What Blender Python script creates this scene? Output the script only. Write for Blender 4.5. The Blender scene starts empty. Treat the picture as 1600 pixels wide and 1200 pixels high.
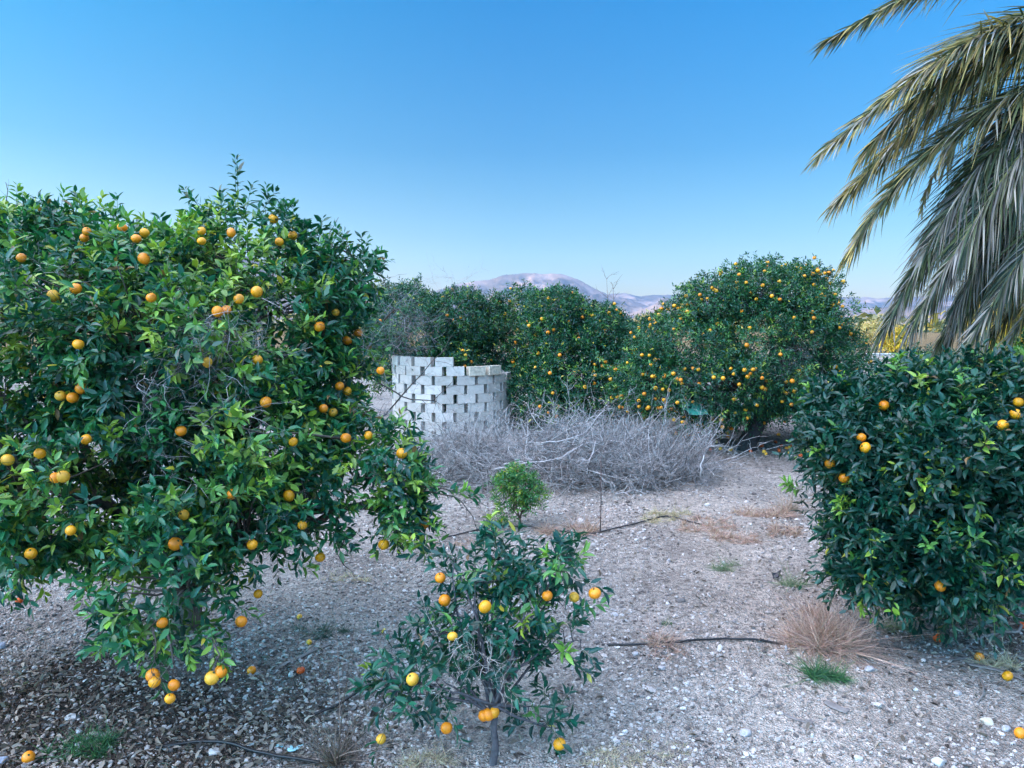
import bpy, math, random
import numpy as np
R = math.radians
S = bpy.context.scene
rng = np.random.default_rng(7)
random.seed(7)

# ------------------------------------------------------------------ camera
CAMZ = 2.6; PITCH = R(5.24); F = 1200.0
cam_d = bpy.data.cameras.new("camera"); cam = bpy.data.objects.new("camera", cam_d)
S.collection.objects.link(cam); S.camera = cam
cam_d.sensor_width = 36; cam_d.lens = 27.0; cam_d.clip_start = 0.05; cam_d.clip_end = 40000
cam.location = (0, 0, CAMZ); cam.rotation_euler = (math.pi/2 - PITCH, 0, 0)
# ------------------------------------------------------------------ light
SUN_EL = 9.0; SUN_AZ = 10.0          # azimuth: degrees behind due left
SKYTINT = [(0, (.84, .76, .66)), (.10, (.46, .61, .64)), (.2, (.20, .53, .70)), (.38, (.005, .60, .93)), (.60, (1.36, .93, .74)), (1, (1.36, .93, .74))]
BACK_BOOST = [(.40, (0, 0, 0)), (1, (.85, .85, .85))]
ZENITH_BOOST = [(.42, (0, 0, 0)), (.85, (1.0, 1.0, 1.0))]
w = bpy.data.worlds.new("World"); S.world = w; w.use_nodes = True
nt = w.node_tree; nt.nodes.clear()
out = nt.nodes.new("ShaderNodeOutputWorld"); bg = nt.nodes.new("ShaderNodeBackground")
sky = nt.nodes.new("ShaderNodeTexSky"); sky.sky_type = 'NISHITA'; sky.sun_disc = False
sky.sun_elevation = R(SUN_EL); sky.sun_rotation = R(270 - SUN_AZ)
sky.altitude = 300; sky.air_density = 1.0; sky.dust_density = 0.4; sky.ozone_density = 2.5
def _n(t, **kw):
    x = nt.nodes.new(t)
    for k, v in kw.items(): setattr(x, k, v)
    return x
tcw = _n("ShaderNodeTexCoord"); sxyz = _n("ShaderNodeSeparateXYZ"); nt.links.new(tcw.outputs['Generated'], sxyz.inputs[0])
def wramp(src, stops, interp='EASE'):
    r = _n("ShaderNodeValToRGB"); r.color_ramp.interpolation = interp; e = r.color_ramp.elements
    while len(e) < len(stops): e.new(.5)
    for i, (p, c) in enumerate(stops): e[i].position = p; e[i].color = (*c, 1)
    nt.links.new(src, r.inputs[0]); return r.outputs[0]
def wmul(a, b):
    m_ = _n("ShaderNodeVectorMath", operation='MULTIPLY'); nt.links.new(a, m_.inputs[0]); nt.links.new(b, m_.inputs[1]); return m_.outputs[0]
# deep clear blue above the horizon band
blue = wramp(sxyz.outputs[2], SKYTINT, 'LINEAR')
# sky light added overhead and behind left, out of view, to brighten the orchard
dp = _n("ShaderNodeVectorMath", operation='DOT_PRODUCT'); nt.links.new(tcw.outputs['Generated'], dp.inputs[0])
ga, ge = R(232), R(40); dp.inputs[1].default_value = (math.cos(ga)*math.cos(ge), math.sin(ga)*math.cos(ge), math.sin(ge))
back_boost = wramp(dp.outputs['Value'], BACK_BOOST)
zenith_boost = wramp(sxyz.outputs[2], ZENITH_BOOST)
ad_ = _n("ShaderNodeVectorMath", operation='ADD'); nt.links.new(back_boost, ad_.inputs[0]); nt.links.new(zenith_boost, ad_.inputs[1])
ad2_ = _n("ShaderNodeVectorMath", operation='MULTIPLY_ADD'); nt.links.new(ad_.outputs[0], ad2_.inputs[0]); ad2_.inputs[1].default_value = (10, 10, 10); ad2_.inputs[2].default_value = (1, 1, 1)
# paler, warmer sky on the side of the hidden low sun
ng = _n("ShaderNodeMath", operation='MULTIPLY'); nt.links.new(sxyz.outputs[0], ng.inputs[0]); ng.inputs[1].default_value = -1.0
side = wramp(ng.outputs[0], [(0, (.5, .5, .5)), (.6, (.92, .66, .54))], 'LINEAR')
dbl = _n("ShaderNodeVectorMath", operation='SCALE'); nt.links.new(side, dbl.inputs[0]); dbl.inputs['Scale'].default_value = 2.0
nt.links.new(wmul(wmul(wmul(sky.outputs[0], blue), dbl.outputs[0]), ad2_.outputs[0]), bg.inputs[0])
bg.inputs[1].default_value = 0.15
nt.links.new(bg.outputs[0], out.inputs[0])
sl = bpy.data.lights.new("sun", 'SUN'); sl.energy = 3.8; sl.angle = R(0.5); sl.color = (1.0, 0.80, 0.62)
so = bpy.data.objects.new("sun", sl); S.collection.objects.link(so)
sun_to = np.array([-math.cos(R(SUN_AZ))*math.cos(R(SUN_EL)), -math.sin(R(SUN_AZ))*math.cos(R(SUN_EL)), math.sin(R(SUN_EL))])
from mathutils import Vector
so.rotation_euler = Vector(sun_to).to_track_quat('Z', 'Y').to_euler()
S.view_settings.view_transform = 'Standard'; S.view_settings.look = 'None'
S.view_settings.gamma = 1.0; S.view_settings.exposure = 1.12
S.cycles.max_bounces = 6; S.cycles.diffuse_bounces = 3; S.cycles.transmission_bounces = 3
S.cycles.glossy_bounces = 2; S.cycles.volume_bounces = 0; S.cycles.transparent_max_bounces = 8

# ------------------------------------------------------------------ helpers
cP, sP = math.cos(PITCH), math.sin(PITCH)
def ray(px, py):
    a = (px-800)/F; b = (600-py)/F
    return np.array([a, cP + b*sP, -sP + b*cP])
def at(px, py, Y):
    d = ray(px, py); return np.array([0, 0, CAMZ]) + d*(Y/d[1])
def _h(ix, iy, iz, s):
    n = (ix.astype(np.int64)*374761393 + iy.astype(np.int64)*668265263 + iz.astype(np.int64)*2147483647 + s*974711) & 0xffffffff
    n = ((n ^ (n >> 13))*1274126177) & 0xffffffff
    n = (n ^ (n >> 16)) & 0xffffffff
    return n/4294967295.0
def noise(x, y, z=0.0, s=0):
    x, y, z = np.broadcast_arrays(np.asarray(x, float), np.asarray(y, float), np.asarray(z, float))
    ix, iy, iz = np.floor(x).astype(int), np.floor(y).astype(int), np.floor(z).astype(int)
    fx, fy, fz = x-ix, y-iy, z-iz
    fx = fx*fx*(3-2*fx); fy = fy*fy*(3-2*fy); fz = fz*fz*(3-2*fz)
    r = 0
    for dx in (0, 1):
        for dy in (0, 1):
            for dz in (0, 1):
                r = r + (fx if dx else 1-fx)*(fy if dy else 1-fy)*(fz if dz else 1-fz)*_h(ix+dx, iy+dy, iz+dz, s)
    return r*2-1
def fbm(x, y, z=0.0, s=0, o=4):
    r = 0; a = 1.0
    for k in range(o):
        r = r + a*noise(np.asarray(x)*2**k, np.asarray(y)*2**k, np.asarray(z)*2**k, s+k*17); a *= .5
    return r
def sstep(a, b, x):
    t = np.clip((x-a)/(b-a), 0, 1); return t*t*(3-2*t)
def gh(x, y):
    x = np.asarray(x, float); y = np.asarray(y, float)
    near = np.exp(-((x*x+(y-8)**2)/60.0**2))
    h = (0.05*noise(x*.55, y*.55, 0, 3) + 0.022*noise(x*1.7, y*1.7, 0, 5) + 0.008*noise(x*6, y*6, 0, 9))*near
    # low earth ridge along the drip line, and a small mound
    ym = 9.25 + 0.25*np.sin(x*1.1)
    h = h + 0.10*np.exp(-((y-ym)/.32)**2)*sstep(.6, 1.6, x)*(1-sstep(3.2, 4.4, x))
    h = h + 0.06*np.exp(-(((x-1.2)/1.6)**2+((y-5.6)/.6)**2))
    h = h + 0.16*sstep(11.5, 15.0, y)*near*sstep(1.0, 3.5, x)
    r = np.sqrt(x*x+y*y)
    h = h - 26*sstep(70, 900, r) + 5*fbm(x/300, y/300, 0, 11)*sstep(150, 900, r)
    # unseen hill added at the left, shaped to keep the sun off the orchard
    hx = np.exp(-((x+260)/75.0)**2)
    h = h + hx*(58+5*fbm(x/60, y/60, 0, 21))*sstep(-420, -260, y)*(1-sstep(-14, 26, y))
    return h
col = S.collection
def mesh_np(name, V, faces_list, mat, parent=None, origin=(0, 0, 0), colors=None, smooth=True):
    """V (n,3); faces_list: list of int arrays (m,k)."""
    V = np.asarray(V, float) - np.asarray(origin, float)
    me = bpy.data.meshes.new(name)
    me.vertices.add(len(V)); me.vertices.foreach_set("co", V.ravel())
    loops = np.concatenate([f.ravel() for f in faces_list])
    tot = np.concatenate([np.full(len(f), f.shape[1]) for f in faces_list])
    start = np.concatenate([[0], np.cumsum(tot)[:-1]])
    me.loops.add(len(loops)); me.loops.foreach_set("vertex_index", loops.astype(np.int32))
    me.polygons.add(len(tot)); me.polygons.foreach_set("loop_start", start.astype(np.int32))
    me.polygons.foreach_set("loop_total", tot.astype(np.int32))
    me.polygons.foreach_set("use_smooth", np.full(len(tot), smooth))
    if colors is not None:
        at_ = me.color_attributes.new("tint", 'FLOAT_COLOR', 'POINT')
        c = np.ones((len(V), 4)); c[:, :3] = colors; at_.data.foreach_set("color", c.ravel())
    me.update(calc_edges=True); me.validate()
    if mat: me.materials.append(mat)
    o = bpy.data.objects.new(name, me); col.objects.link(o)
    if parent is not None: o.parent = parent
    else: o.location = tuple(origin)
    return o
def tag(o, label=None, cat=None, group=None, kind=None):
    if label: o["label"] = label
    if cat: o["category"] = cat
    if group: o["group"] = group
    if kind: o["kind"] = kind
    return o
def empty(name, loc):
    o = bpy.data.objects.new(name, None); col.objects.link(o); o.location = tuple(loc); o.empty_display_size = .2; return o
def nrm(v): return v/np.maximum(np.linalg.norm(v, axis=-1, keepdims=True), 1e-9)

def tubes(P, Rd, sides=3):
    """P (N,k,3), Rd (N,k) -> verts, faces"""
    P = np.asarray(P, float); Rd = np.asarray(Rd, float)
    N, k, _ = P.shape
    T = np.empty_like(P); T[:, 1:-1] = P[:, 2:]-P[:, :-2]; T[:, 0] = P[:, 1]-P[:, 0]; T[:, -1] = P[:, -1]-P[:, -2]
    T = nrm(T)
    ref = np.where(np.abs(T[:, :1, 2:3]) > .9, np.array([[[1., 0, 0]]]), np.array([[[0, 0, 1.]]]))
    A = nrm(np.cross(T, ref)); B = np.cross(T, A)
    ang = np.arange(sides)*2*math.pi/sides
    V = P[:, :, None, :] + Rd[:, :, None, None]*(A[:, :, None, :]*np.cos(ang)[None, None, :, None] + B[:, :, None, :]*np.sin(ang)[None, None, :, None])
    idx = np.arange(N*k*sides).reshape(N, k, sides)
    a = idx[:, :-1, :]; b = np.roll(a, -1, 2); c = idx[:, 1:, :]; d = np.roll(c, -1, 2)
    Fq = np.stack([a, b, d, c], -1).reshape(-1, 4)
    caps = [idx[:, -1, :].reshape(-1, sides), idx[:, 0, ::-1].reshape(-1, sides)]
    return V.reshape(-1, 3), [Fq] + caps
def merge(items):
    """items: list of (V, [faces]) or (V,[faces],C)"""
    Vs, Cs, Fs, off = [], [], {}, 0
    for it in items:
        V, fl = it[0], it[1]
        Vs.append(V)
        if len(it) > 2: Cs.append(np.broadcast_to(it[2], (len(V), 3)))
        for f in fl:
            if len(f): Fs.setdefault(f.shape[1], []).append(f+off)
        off += len(V)
    return np.concatenate(Vs), [np.concatenate(v) for v in Fs.values()], (np.concatenate(Cs) if Cs else None)

# ------------------------------------------------------------------ materials
def mat(name):
    m = bpy.data.materials.new(name); m.use_nodes = True
    n = m.node_tree; b = n.nodes["Principled BSDF"]; return m, n, b
def N_(n, t, **kw):
    x = n.nodes.new(t)
    for k, v in kw.items():
        if k in x.inputs: x.inputs[k].default_value = v
        else: setattr(x, k, v)
    return x
def ramp(n, fac, stops):
    r = n.nodes.new("ShaderNodeValToRGB"); e = r.color_ramp.elements
    while len(e) < len(stops): e.new(.5)
    for i, (p, c) in enumerate(stops): e[i].position = p; e[i].color = (*c, 1)
    n.links.new(fac, r.inputs[0]); return r.outputs[0]
def tint_mat(name, rough=.5, transl=0.0, spec=.5, noise_scale=None, amount=.25, bump=0.0):
    m, n, b = mat(name); L = n.links
    a = N_(n, "ShaderNodeAttribute", attribute_name="tint"); c = a.outputs['Color']
    if noise_scale:
        g = N_(n, "ShaderNodeNewGeometry")
        no = N_(n, "ShaderNodeTexNoise", Scale=noise_scale, Detail=4.0)
        L.new(g.outputs['Position'], no.inputs['Vector'])
        mr = N_(n, "ShaderNodeMapRange"); mr.inputs[1].default_value = .3; mr.inputs[2].default_value = .7
        mr.inputs[3].default_value = 1-amount; mr.inputs[4].default_value = 1+amount
        L.new(no.outputs[0], mr.inputs[0])
        mx = N_(n, "ShaderNodeVectorMath", operation='SCALE'); L.new(c, mx.inputs[0]); L.new(mr.outputs[0], mx.inputs['Scale'])
        c = mx.outputs[0]
        if bump:
            bp = N_(n, "ShaderNodeBump", Strength=bump, Distance=.01); L.new(no.outputs[0], bp.inputs['Height']); L.new(bp.outputs[0], b.inputs['Normal'])
    L.new(c, b.inputs['Base Color'])
    b.inputs['Roughness'].default_value = rough; b.inputs['Specular IOR Level'].default_value = spec
    if transl:
        t = N_(n, "ShaderNodeBsdfTranslucent"); mxc = N_(n, "ShaderNodeVectorMath", operation='MULTIPLY')
        L.new(c, mxc.inputs[0]); mxc.inputs[1].default_value = (1.2, 1.4, .6); L.new(mxc.outputs[0], t.inputs[0])
        ms = N_(n, "ShaderNodeMixShader"); ms.inputs[0].default_value = transl
        L.new(b.outputs[0], ms.inputs[1]); L.new(t.outputs[0], ms.inputs[2])
        L.new(ms.outputs[0], n.nodes["Material Output"].inputs[0])
    return m
M_leaf = tint_mat("citrus_leaf", .38, .22, .55)
M_palm = tint_mat("palm_leaflet", .85, .18, .08)
M_bark = tint_mat("bark", .9, 0, .2, 30, .35, .6)
M_twig = tint_mat("dry_twig", .85, 0, .2, 12, .3)
M_grass = tint_mat("grass_blade", .7, .2, .2)
M_stone = tint_mat("stone", .85, 0, .3, 45, .22, .3)
M_litter = tint_mat("dry_leaf", .8, .1, .2)
def ground_mat():
    m, n, b = mat("soil"); L = n.links
    g = N_(n, "ShaderNodeNewGeometry"); P = g.outputs['Position']
    n1 = N_(n, "ShaderNodeTexNoise", Scale=.9, Detail=6.0, Roughness=.6); L.new(P, n1.inputs['Vector'])
    n2 = N_(n, "ShaderNodeTexNoise", Scale=14.0, Detail=8.0, Roughness=.7); L.new(P, n2.inputs['Vector'])
    v = N_(n, "ShaderNodeTexVoronoi", Scale=26.0); L.new(P, v.inputs['Vector'])
    v2 = N_(n, "ShaderNodeTexVoronoi", Scale=70.0); L.new(P, v2.inputs['Vector'])
    base = ramp(n, n1.outputs[0], [(.30, (.35, .305, .27)), (.5, (.51, .45, .395)), (.68, (.66, .585, .52))])
    fine = ramp(n, n2.outputs[0], [(.32, (.35, .33, .31)), (.5, (.92, .92, .92)), (.68, (1.3, 1.27, 1.25))])
    mx = N_(n, "ShaderNodeMix", data_type='RGBA', blend_type='MULTIPLY'); mx.inputs[0].default_value = 1
    L.new(base, mx.inputs[6]); L.new(fine, mx.inputs[7])
    # pebble tone per cell
    pc = ramp(n, v2.outputs['Color'], [(.2, (.6, .58, .56)), (.5, (1, .99, .97)), (.9, (1.35, 1.33, 1.3))])
    mx2 = N_(n, "ShaderNodeMix", data_type='RGBA', blend_type='MULTIPLY'); mx2.inputs[0].default_value = .55
    L.new(mx.outputs[2], mx2.inputs[6]); L.new(pc, mx2.inputs[7])
    # leaf mould under the citrus (dark brown soil stain)
    a = N_(n, "ShaderNodeAttribute", attribute_name="tint")
    mx3 = N_(n, "ShaderNodeMix", data_type='RGBA', blend_type='MULTIPLY'); mx3.inputs[0].default_value = 1
    L.new(mx2.outputs[2], mx3.inputs[6]); L.new(a.outputs['Color'], mx3.inputs[7])
    L.new(mx3.outputs[2], b.inputs['Base Color'])
    b.inputs['Roughness'].default_value = .95; b.inputs['Specular IOR Level'].default_value = .15
    ad = N_(n, "ShaderNodeMath", operation='ADD'); L.new(n2.outputs[0], ad.inputs[0]); L.new(v.outputs['Distance'], ad.inputs[1])
    ad2 = N_(n, "ShaderNodeMath", operation='ADD'); L.new(ad.outputs[0], ad2.inputs[0]); L.new(v2.outputs['Distance'], ad2.inputs[1])
    bp = N_(n, "ShaderNodeBump", Strength=1.0, Distance=.05); L.new(ad2.outputs[0], bp.inputs['Height']); L.new(bp.outputs[0], b.inputs['Normal'])
    return m
def mountain_mat():
    m, n, b = mat("mountain_rock"); L = n.links
    g = N_(n, "ShaderNodeNewGeometry")
    no = N_(n, "ShaderNodeTexNoise", Scale=.004, Detail=8.0, Roughness=.65); L.new(g.outputs['Position'], no.inputs['Vector'])
    c = ramp(n, no.outputs[0], [(.35, (.045, .042, .03)), (.5, (.14, .10, .075)), (.65, (.30, .205, .16))])
    L.new(c, b.inputs['Base Color']); b.inputs['Roughness'].default_value = 1; b.inputs['Specular IOR Level'].default_value = 0
    bp = N_(n, "ShaderNodeBump", Strength=.6, Distance=25.0); L.new(no.outputs[0], bp.inputs['Height']); L.new(bp.outputs[0], b.inputs['Normal'])
    return m
def block_mat():
    m, n, b = mat("concrete_block"); L = n.links
    oi = N_(n, "ShaderNodeObjectInfo"); g = N_(n, "ShaderNodeNewGeometry")
    no = N_(n, "ShaderNodeTexNoise", Scale=9.0, Detail=6.0, Roughness=.7); L.new(g.outputs['Position'], no.inputs['Vector'])
    no2 = N_(n, "ShaderNodeTexNoise", Scale=120.0, Detail=3.0); L.new(g.outputs['Position'], no2.inputs['Vector'])
    c = ramp(n, no.outputs[0], [(.28, (.34, .305, .26)), (.45, (.49, .445, .39)), (.75, (.60, .55, .49))])
    mr = N_(n, "ShaderNodeMapRange"); mr.inputs[3].default_value = .74; mr.inputs[4].default_value = 1.06; L.new(oi.outputs['Random'], mr.inputs[0])
    mx = N_(n, "ShaderNodeVectorMath", operation='SCALE'); L.new(c, mx.inputs[0]); L.new(mr.outputs[0], mx.inputs['Scale'])
    L.new(mx.outputs[0], b.inputs['Base Color']); b.inputs['Roughness'].default_value = .92
    bp = N_(n, "ShaderNodeBump", Strength=.35, Distance=.004); L.new(no2.outputs[0], bp.inputs['Height']); L.new(bp.outputs[0], b.inputs['Normal'])
    return m
def simple(name, c, rough=.5, spec=.5, bump=None, var=None):
    m, n, b = mat(name); L = n.links
    b.inputs['Roughness'].default_value = rough; b.inputs['Specular IOR Level'].default_value = spec
    g = N_(n, "ShaderNodeNewGeometry")
    no = N_(n, "ShaderNodeTexNoise", Scale=(var or 20.0), Detail=4.0); L.new(g.outputs['Position'], no.inputs['Vector'])
    cc = ramp(n, no.outputs[0], [(.3, tuple(x*.68 for x in c)), (.7, tuple(min(1, x*1.15) for x in c))]); L.new(cc, b.inputs['Base Color'])
    if bump:
        n3 = N_(n, "ShaderNodeTexNoise", Scale=bump, Detail=2.0); L.new(g.outputs['Position'], n3.inputs['Vector'])
        bp = N_(n, "ShaderNodeBump", Strength=.25, Distance=.002); L.new(n3.outputs[0], bp.inputs['Height']); L.new(bp.outputs[0], b.inputs['Normal'])
    return m
M_ground = ground_mat(); M_mount = mountain_mat(); M_block = block_mat()
M_tan = simple("tan_concrete", (.60, .52, .40), .9, .3)
M_or = [simple("orange_peel", (.88, .27, .008), .42, .5, 700, 18), simple("golden_peel", (.90, .36, .010), .42, .5, 700, 18),
        simple("pale_peel", (.80, .40, .03), .45, .5, 700, 18), simple("red_peel", (.62, .09, .01), .5, .4, 400, 30)]
M_calyx = simple("calyx", (.05, .10, .02), .7)
M_hose = simple("black_polythene", (.012, .012, .013), .45)
M_wood = simple("grey_wood", (.20, .18, .165), .9, .2, 90, 12)
M_tealA = simple("blue_plastic", (.006, .11, .19), .4); M_tealB = simple("green_plastic", (.015, .16, .12), .45)
M_scrap = simple("turquoise_scrap", (.35, .62, .64), .5); M_black = simple("black_scrap", (.01, .012, .02), .5)
M_iron = simple("rusty_iron", (.07, .05, .045), .7)

# ------------------------------------------------------------------ ground and mountains
def warp(n, a, k):    # dense round zero, stretching to +-a
    t = np.linspace(-1, 1, n); return np.sinh(t*k)/math.sinh(k)*a
xs = warp(520, 8400, 9.2)
ys = warp(560, 8400, 9.2)+6.5
X, Y = np.meshgrid(xs, ys); Z = gh(X, Y)
idx = np.arange(X.size).reshape(X.shape)
Fg = np.stack([idx[:-1, :-1], idx[:-1, 1:], idx[1:, 1:], idx[1:, :-1]], -1).reshape(-1, 4)
def mulch(x, y):      # where leaf mould lies (0..1)
    e = np.exp(-(((x+2.7)/1.7)**2+((y-4.5)/1.5)**2)**2)
    e = np.maximum(e, .75*np.exp(-(((x-4.6)/1.6)**2+((y-6.3)/1.3)**2)**1.5))
    e = np.maximum(e, .7*np.exp(-(((x-4.2)/2.2)**2+((y-15)/2.0)**2)**2))
    return np.clip(e*(1.0+.5*noise(x*2.2, y*2.2, 0, 31)), 0, 1)
mu = mulch(X, Y).ravel()[:, None]
ochre = sstep(26, 70, np.hypot(X, Y)).ravel()[:, None]
tc = (1-mu)*np.array([1, 1, 1]) + mu*np.array([.24, .21, .19])
pathm = np.exp(-((X-(1.9+.10*(Y-5)))/(.5+.04*Y.clip(0, 30)))**2).ravel()[:, None]*(np.abs(Y-9).ravel()[:, None] < 12)
tc = tc*(1+pathm*np.array([.28, .24, .20]))
tc = tc*(1-ochre) + ochre*np.array([.50, .41, .24])
g = mesh_np("ground", np.stack([X, Y, Z], -1).reshape(-1, 3), [Fg], M_ground, colors=tc); tag(g, kind="structure")

def range_mesh(name, prof, D, depth, seed, amp, base=-45, n=420, rows=90, lean=0.0):
    p = np.array(prof, float); px = np.linspace(p[0, 0], p[-1, 0], n)
    cy = np.interp(px, p[:, 0], p[:, 1])
    cy = np.convolve(np.pad(cy, 3, mode='edge'), np.ones(7)/7, 'valid')
    X0 = np.array([at(a, b, D) for a, b in zip(px, cy)])
    s = np.linspace(-1, 1, rows)
    x = np.repeat(X0[:, 0][None], rows, 0); crest = np.repeat(X0[:, 2][None], rows, 0)
    y = D + s[:, None]*depth + np.zeros_like(x)
    a = np.abs(s)[:, None]
    shp = 1-a**.85
    rid = 1-np.abs(fbm(x/420, y/900+5, 0, seed, 5))
    nz = amp*(rid-.75)*(a*(1-a)*4)**.8
    z = base + (crest-base)*shp + nz*1.0 + 6*fbm(x/90, y/90, 0, seed+3, 3)*(1-a)
    idx = np.arange(x.size).reshape(x.shape)
    Fq = np.stack([idx[:-1, :-1], idx[:-1, 1:], idx[1:, 1:], idx[1:, :-1]], -1).reshape(-1, 4)
    o = mesh_np(name, np.stack([x, y, z], -1).reshape(-1, 3), [Fq], M_mount); tag(o, kind="structure"); return o
range_mesh("mountain", [(560, 505), (640, 478), (700, 446), (740, 436), (765, 434), (790, 427), (830, 424), (880, 427), (905, 437), (925, 449), (950, 460), (985, 470), (1040, 484), (1120, 500)], 6200, 1400, 5, 190)
range_mesh("hills", [(860, 500), (920, 466), (950, 458), (980, 457), (995, 461), (1022, 461), (1040, 459), (1120, 455), (1200, 459), (1300, 464), (1340, 463), (1370, 466), (1450, 462), (1600, 455), (1800, 460)], 7600, 1000, 15, 120)
range_mesh("foothills", [(960, 500), (1007, 480), (1040, 464), (1080, 466), (1150, 484), (1240, 486), (1330, 484), (1420, 478), (1600, 480)], 4600, 500, 25, 70)
range_mesh("hills", [(-700, 330), (-300, 300), (-100, 300), (0, 318), (100, 345), (200, 362), (400, 402), (600, 450), (680, 480), (740, 505)], 3300, 1100, 35, 130)

# haze
def box_mesh(name, lo, hi, mat_, parent=None):
    x0, y0, z0 = lo; x1, y1, z1 = hi
    V = np.array([(x0, y0, z0), (x1, y0, z0), (x1, y1, z0), (x0, y1, z0), (x0, y0, z1), (x1, y0, z1), (x1, y1, z1), (x0, y1, z1)], float)
    Fb = np.array([(0, 3, 2, 1), (4, 5, 6, 7), (0, 1, 5, 4), (1, 2, 6, 5), (2, 3, 7, 6), (3, 0, 4, 7)])
    return mesh_np(name, V, [Fb], mat_, parent, smooth=False)
hz = bpy.data.materials.new("haze"); hz.use_nodes = True; hn = hz.node_tree; hn.nodes.remove(hn.nodes["Principled BSDF"])
pv = hn.nodes.new("ShaderNodeVolumePrincipled"); pv.inputs['Color'].default_value = (.36, .62, 1, 1); pv.inputs['Density'].default_value = 6.8e-5
pv.inputs['Anisotropy'].default_value = 0.3
hn.links.new(pv.outputs[0], hn.nodes["Material Output"].inputs['Volume'])
hb = box_mesh("haze", (-8600, -8600, -80), (8600, 8900, 640), hz); tag(hb, kind="stuff")

# ------------------------------------------------------------------ leaves
LF_V = np.array([(0, 0, 0), (.30, -.42, .06), (.30, 0, -.02), (.30, .42, .06), (.68, -.34, .02), (.68, 0, -.05), (.68, .34, .02), (1, 0, -.16)])
LF_T = np.array([(0, 1, 2), (0, 2, 3), (4, 7, 5), (5, 7, 6)]); LF_Q = np.array([(1, 4, 5, 2), (2, 5, 6, 3)])
LL_V = np.array([(0, 0, 0), (.42, -.42, .08), (1, 0, -.08), (.42, .42, .08)]); LL_T = np.array([(0, 1, 2), (0, 2, 3)])
def leaves(P, D, Nn, L, W, low=False):
    """leaf geometry; W = full width"""
    T = LL_V if low else LF_V
    B = nrm(np.cross(Nn, D)); Nn = np.cross(D, B); cz = rng.uniform(-.3, 2.4, len(P))
    V = P[:, None] + T[None, :, 0, None]*(D*L[:, None])[:, None] + T[None, :, 1, None]*(B*W[:, None])[:, None] + T[None, :, 2, None]*(Nn*(L*cz)[:, None])[:, None]
    k = len(T); off = (np.arange(len(P))*k)[:, None, None]
    if low: fl = [(LL_T[None]+off).reshape(-1, 3)]
    else: fl = [(LF_T[None]+off).reshape(-1, 3), (LF_Q[None]+off).reshape(-1, 4)]
    return V.reshape(-1, 3), fl, k
GREENS = np.array([(.008, .095, .044), (.013, .120, .046), (.005, .066, .040), (.028, .155, .044), (.008, .088, .052)])
YOUNG = np.array([(.15, .30, .035), (.26, .38, .04), (.10, .26, .05)])
YELLOW = np.array([(.55, .46, .05), (.48, .42, .06)])
def rand_dirs(n): return nrm(rng.normal(size=(n, 3)))
def sprigs(base, d, L, nl, ll, wr=.42, young=.08, yellow=.01, low=False, stem_r=.0016, greens=GREENS, droop=.25, stems=True, avoid=None, ygain=None, upness=.6):
    """base,d (S,3); L (S,) -> leaf verts & stem verts"""
    Sn = len(base)
    up = np.array([0, 0, 1.])
    ref = np.where(np.abs(d[:, 2:3]) > .9, np.array([[1., 0, 0]]), up[None])
    a = nrm(np.cross(d, ref)); b = np.cross(d, a)
    i = np.arange(nl)[None]; t = (i+1.0)/nl
    t = np.clip(t + rng.normal(size=(Sn, nl))*.03, .1, 1.02)
    ph = rng.uniform(0, 6.28, (Sn, 1)) + i*2.4 + rng.normal(size=(Sn, nl))*.3
    dr = (droop*L)[:, None]*t**2
    P = base[:, None] + d[:, None]*(L[:, None]*t)[..., None] - up*dr[..., None]
    rad = a[:, None]*np.cos(ph)[..., None] + b[:, None]*np.sin(ph)[..., None]
    D = nrm(d[:, None]*(.35+.55*t)[..., None] + rad*(1.0-.35*t)[..., None] + rng.normal(size=(Sn, nl, 3))*.18 - up*.12)
    Nn = nrm(up*upness + d[:, None]*.45 + rng.normal(size=(Sn, nl, 3))*.45)
    P = P + D*.006
    ln = ll*rng.uniform(.62, 1.15, (Sn, nl))*(1-.25*(t > .93))
    ci = rng.integers(0, len(greens), (Sn, 1)); c = greens[ci]*np.ones((1, nl, 1))
    isy = rng.random(Sn) < (young if ygain is None else young*ygain)
    yc = YOUNG[rng.integers(0, len(YOUNG), Sn)]
    c = np.where(isy[:, None, None], yc[:, None]*(.35+.65*t[..., None]) + c*(.65-.65*t[..., None]), c)
    c = c*rng.uniform(.7, 1.35, (Sn, nl, 1))
    yl = rng.random((Sn, nl, 1)) < yellow
    c = np.where(yl, YELLOW[rng.integers(0, len(YELLOW), (Sn, nl))], c)
    bn = rng.random((Sn, nl, 1)) < .006; c = np.where(bn, np.array([.22, .13, .05]), c)
    keep = rng.random((Sn, nl)) < .92
    if avoid is not None:       # let listed fruit show
        for q in avoid:
            v = q-np.array([0, 0, CAMZ]); dist = np.linalg.norm(v); v = v/dist
            rel = P + D*(ln*.5)[..., None] - np.array([0, 0, CAMZ]); al = rel@v
            off = np.linalg.norm(rel - al[..., None]*v, axis=-1)
            keep &= ~((al < dist+.02) & (off < .042+.012*rng.random((Sn, nl))))
    P, D, Nn, ln, c = P[keep], D[keep], Nn[keep], ln[keep], c[keep]
    V, fl, k = leaves(P, D, Nn, ln, ln*wr*rng.uniform(.85, 1.1, len(ln)), low)
    lf = (V, fl, np.repeat(c, k, 0))
    st = None
    if stems:
        tt = np.linspace(0, 1, 4)[None]
        Ps = base[:, None] + d[:, None]*(L[:, None]*tt)[..., None] - up*((droop*L)[:, None]*tt**2)[..., None]
        V, fl = tubes(Ps, np.ones((Sn, 1))*np.array([[1.6, 1.3, 1, .6]])*stem_r, 3)
        st = (V, fl, np.array([.06, .10, .035]))
    return lf, st
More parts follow.
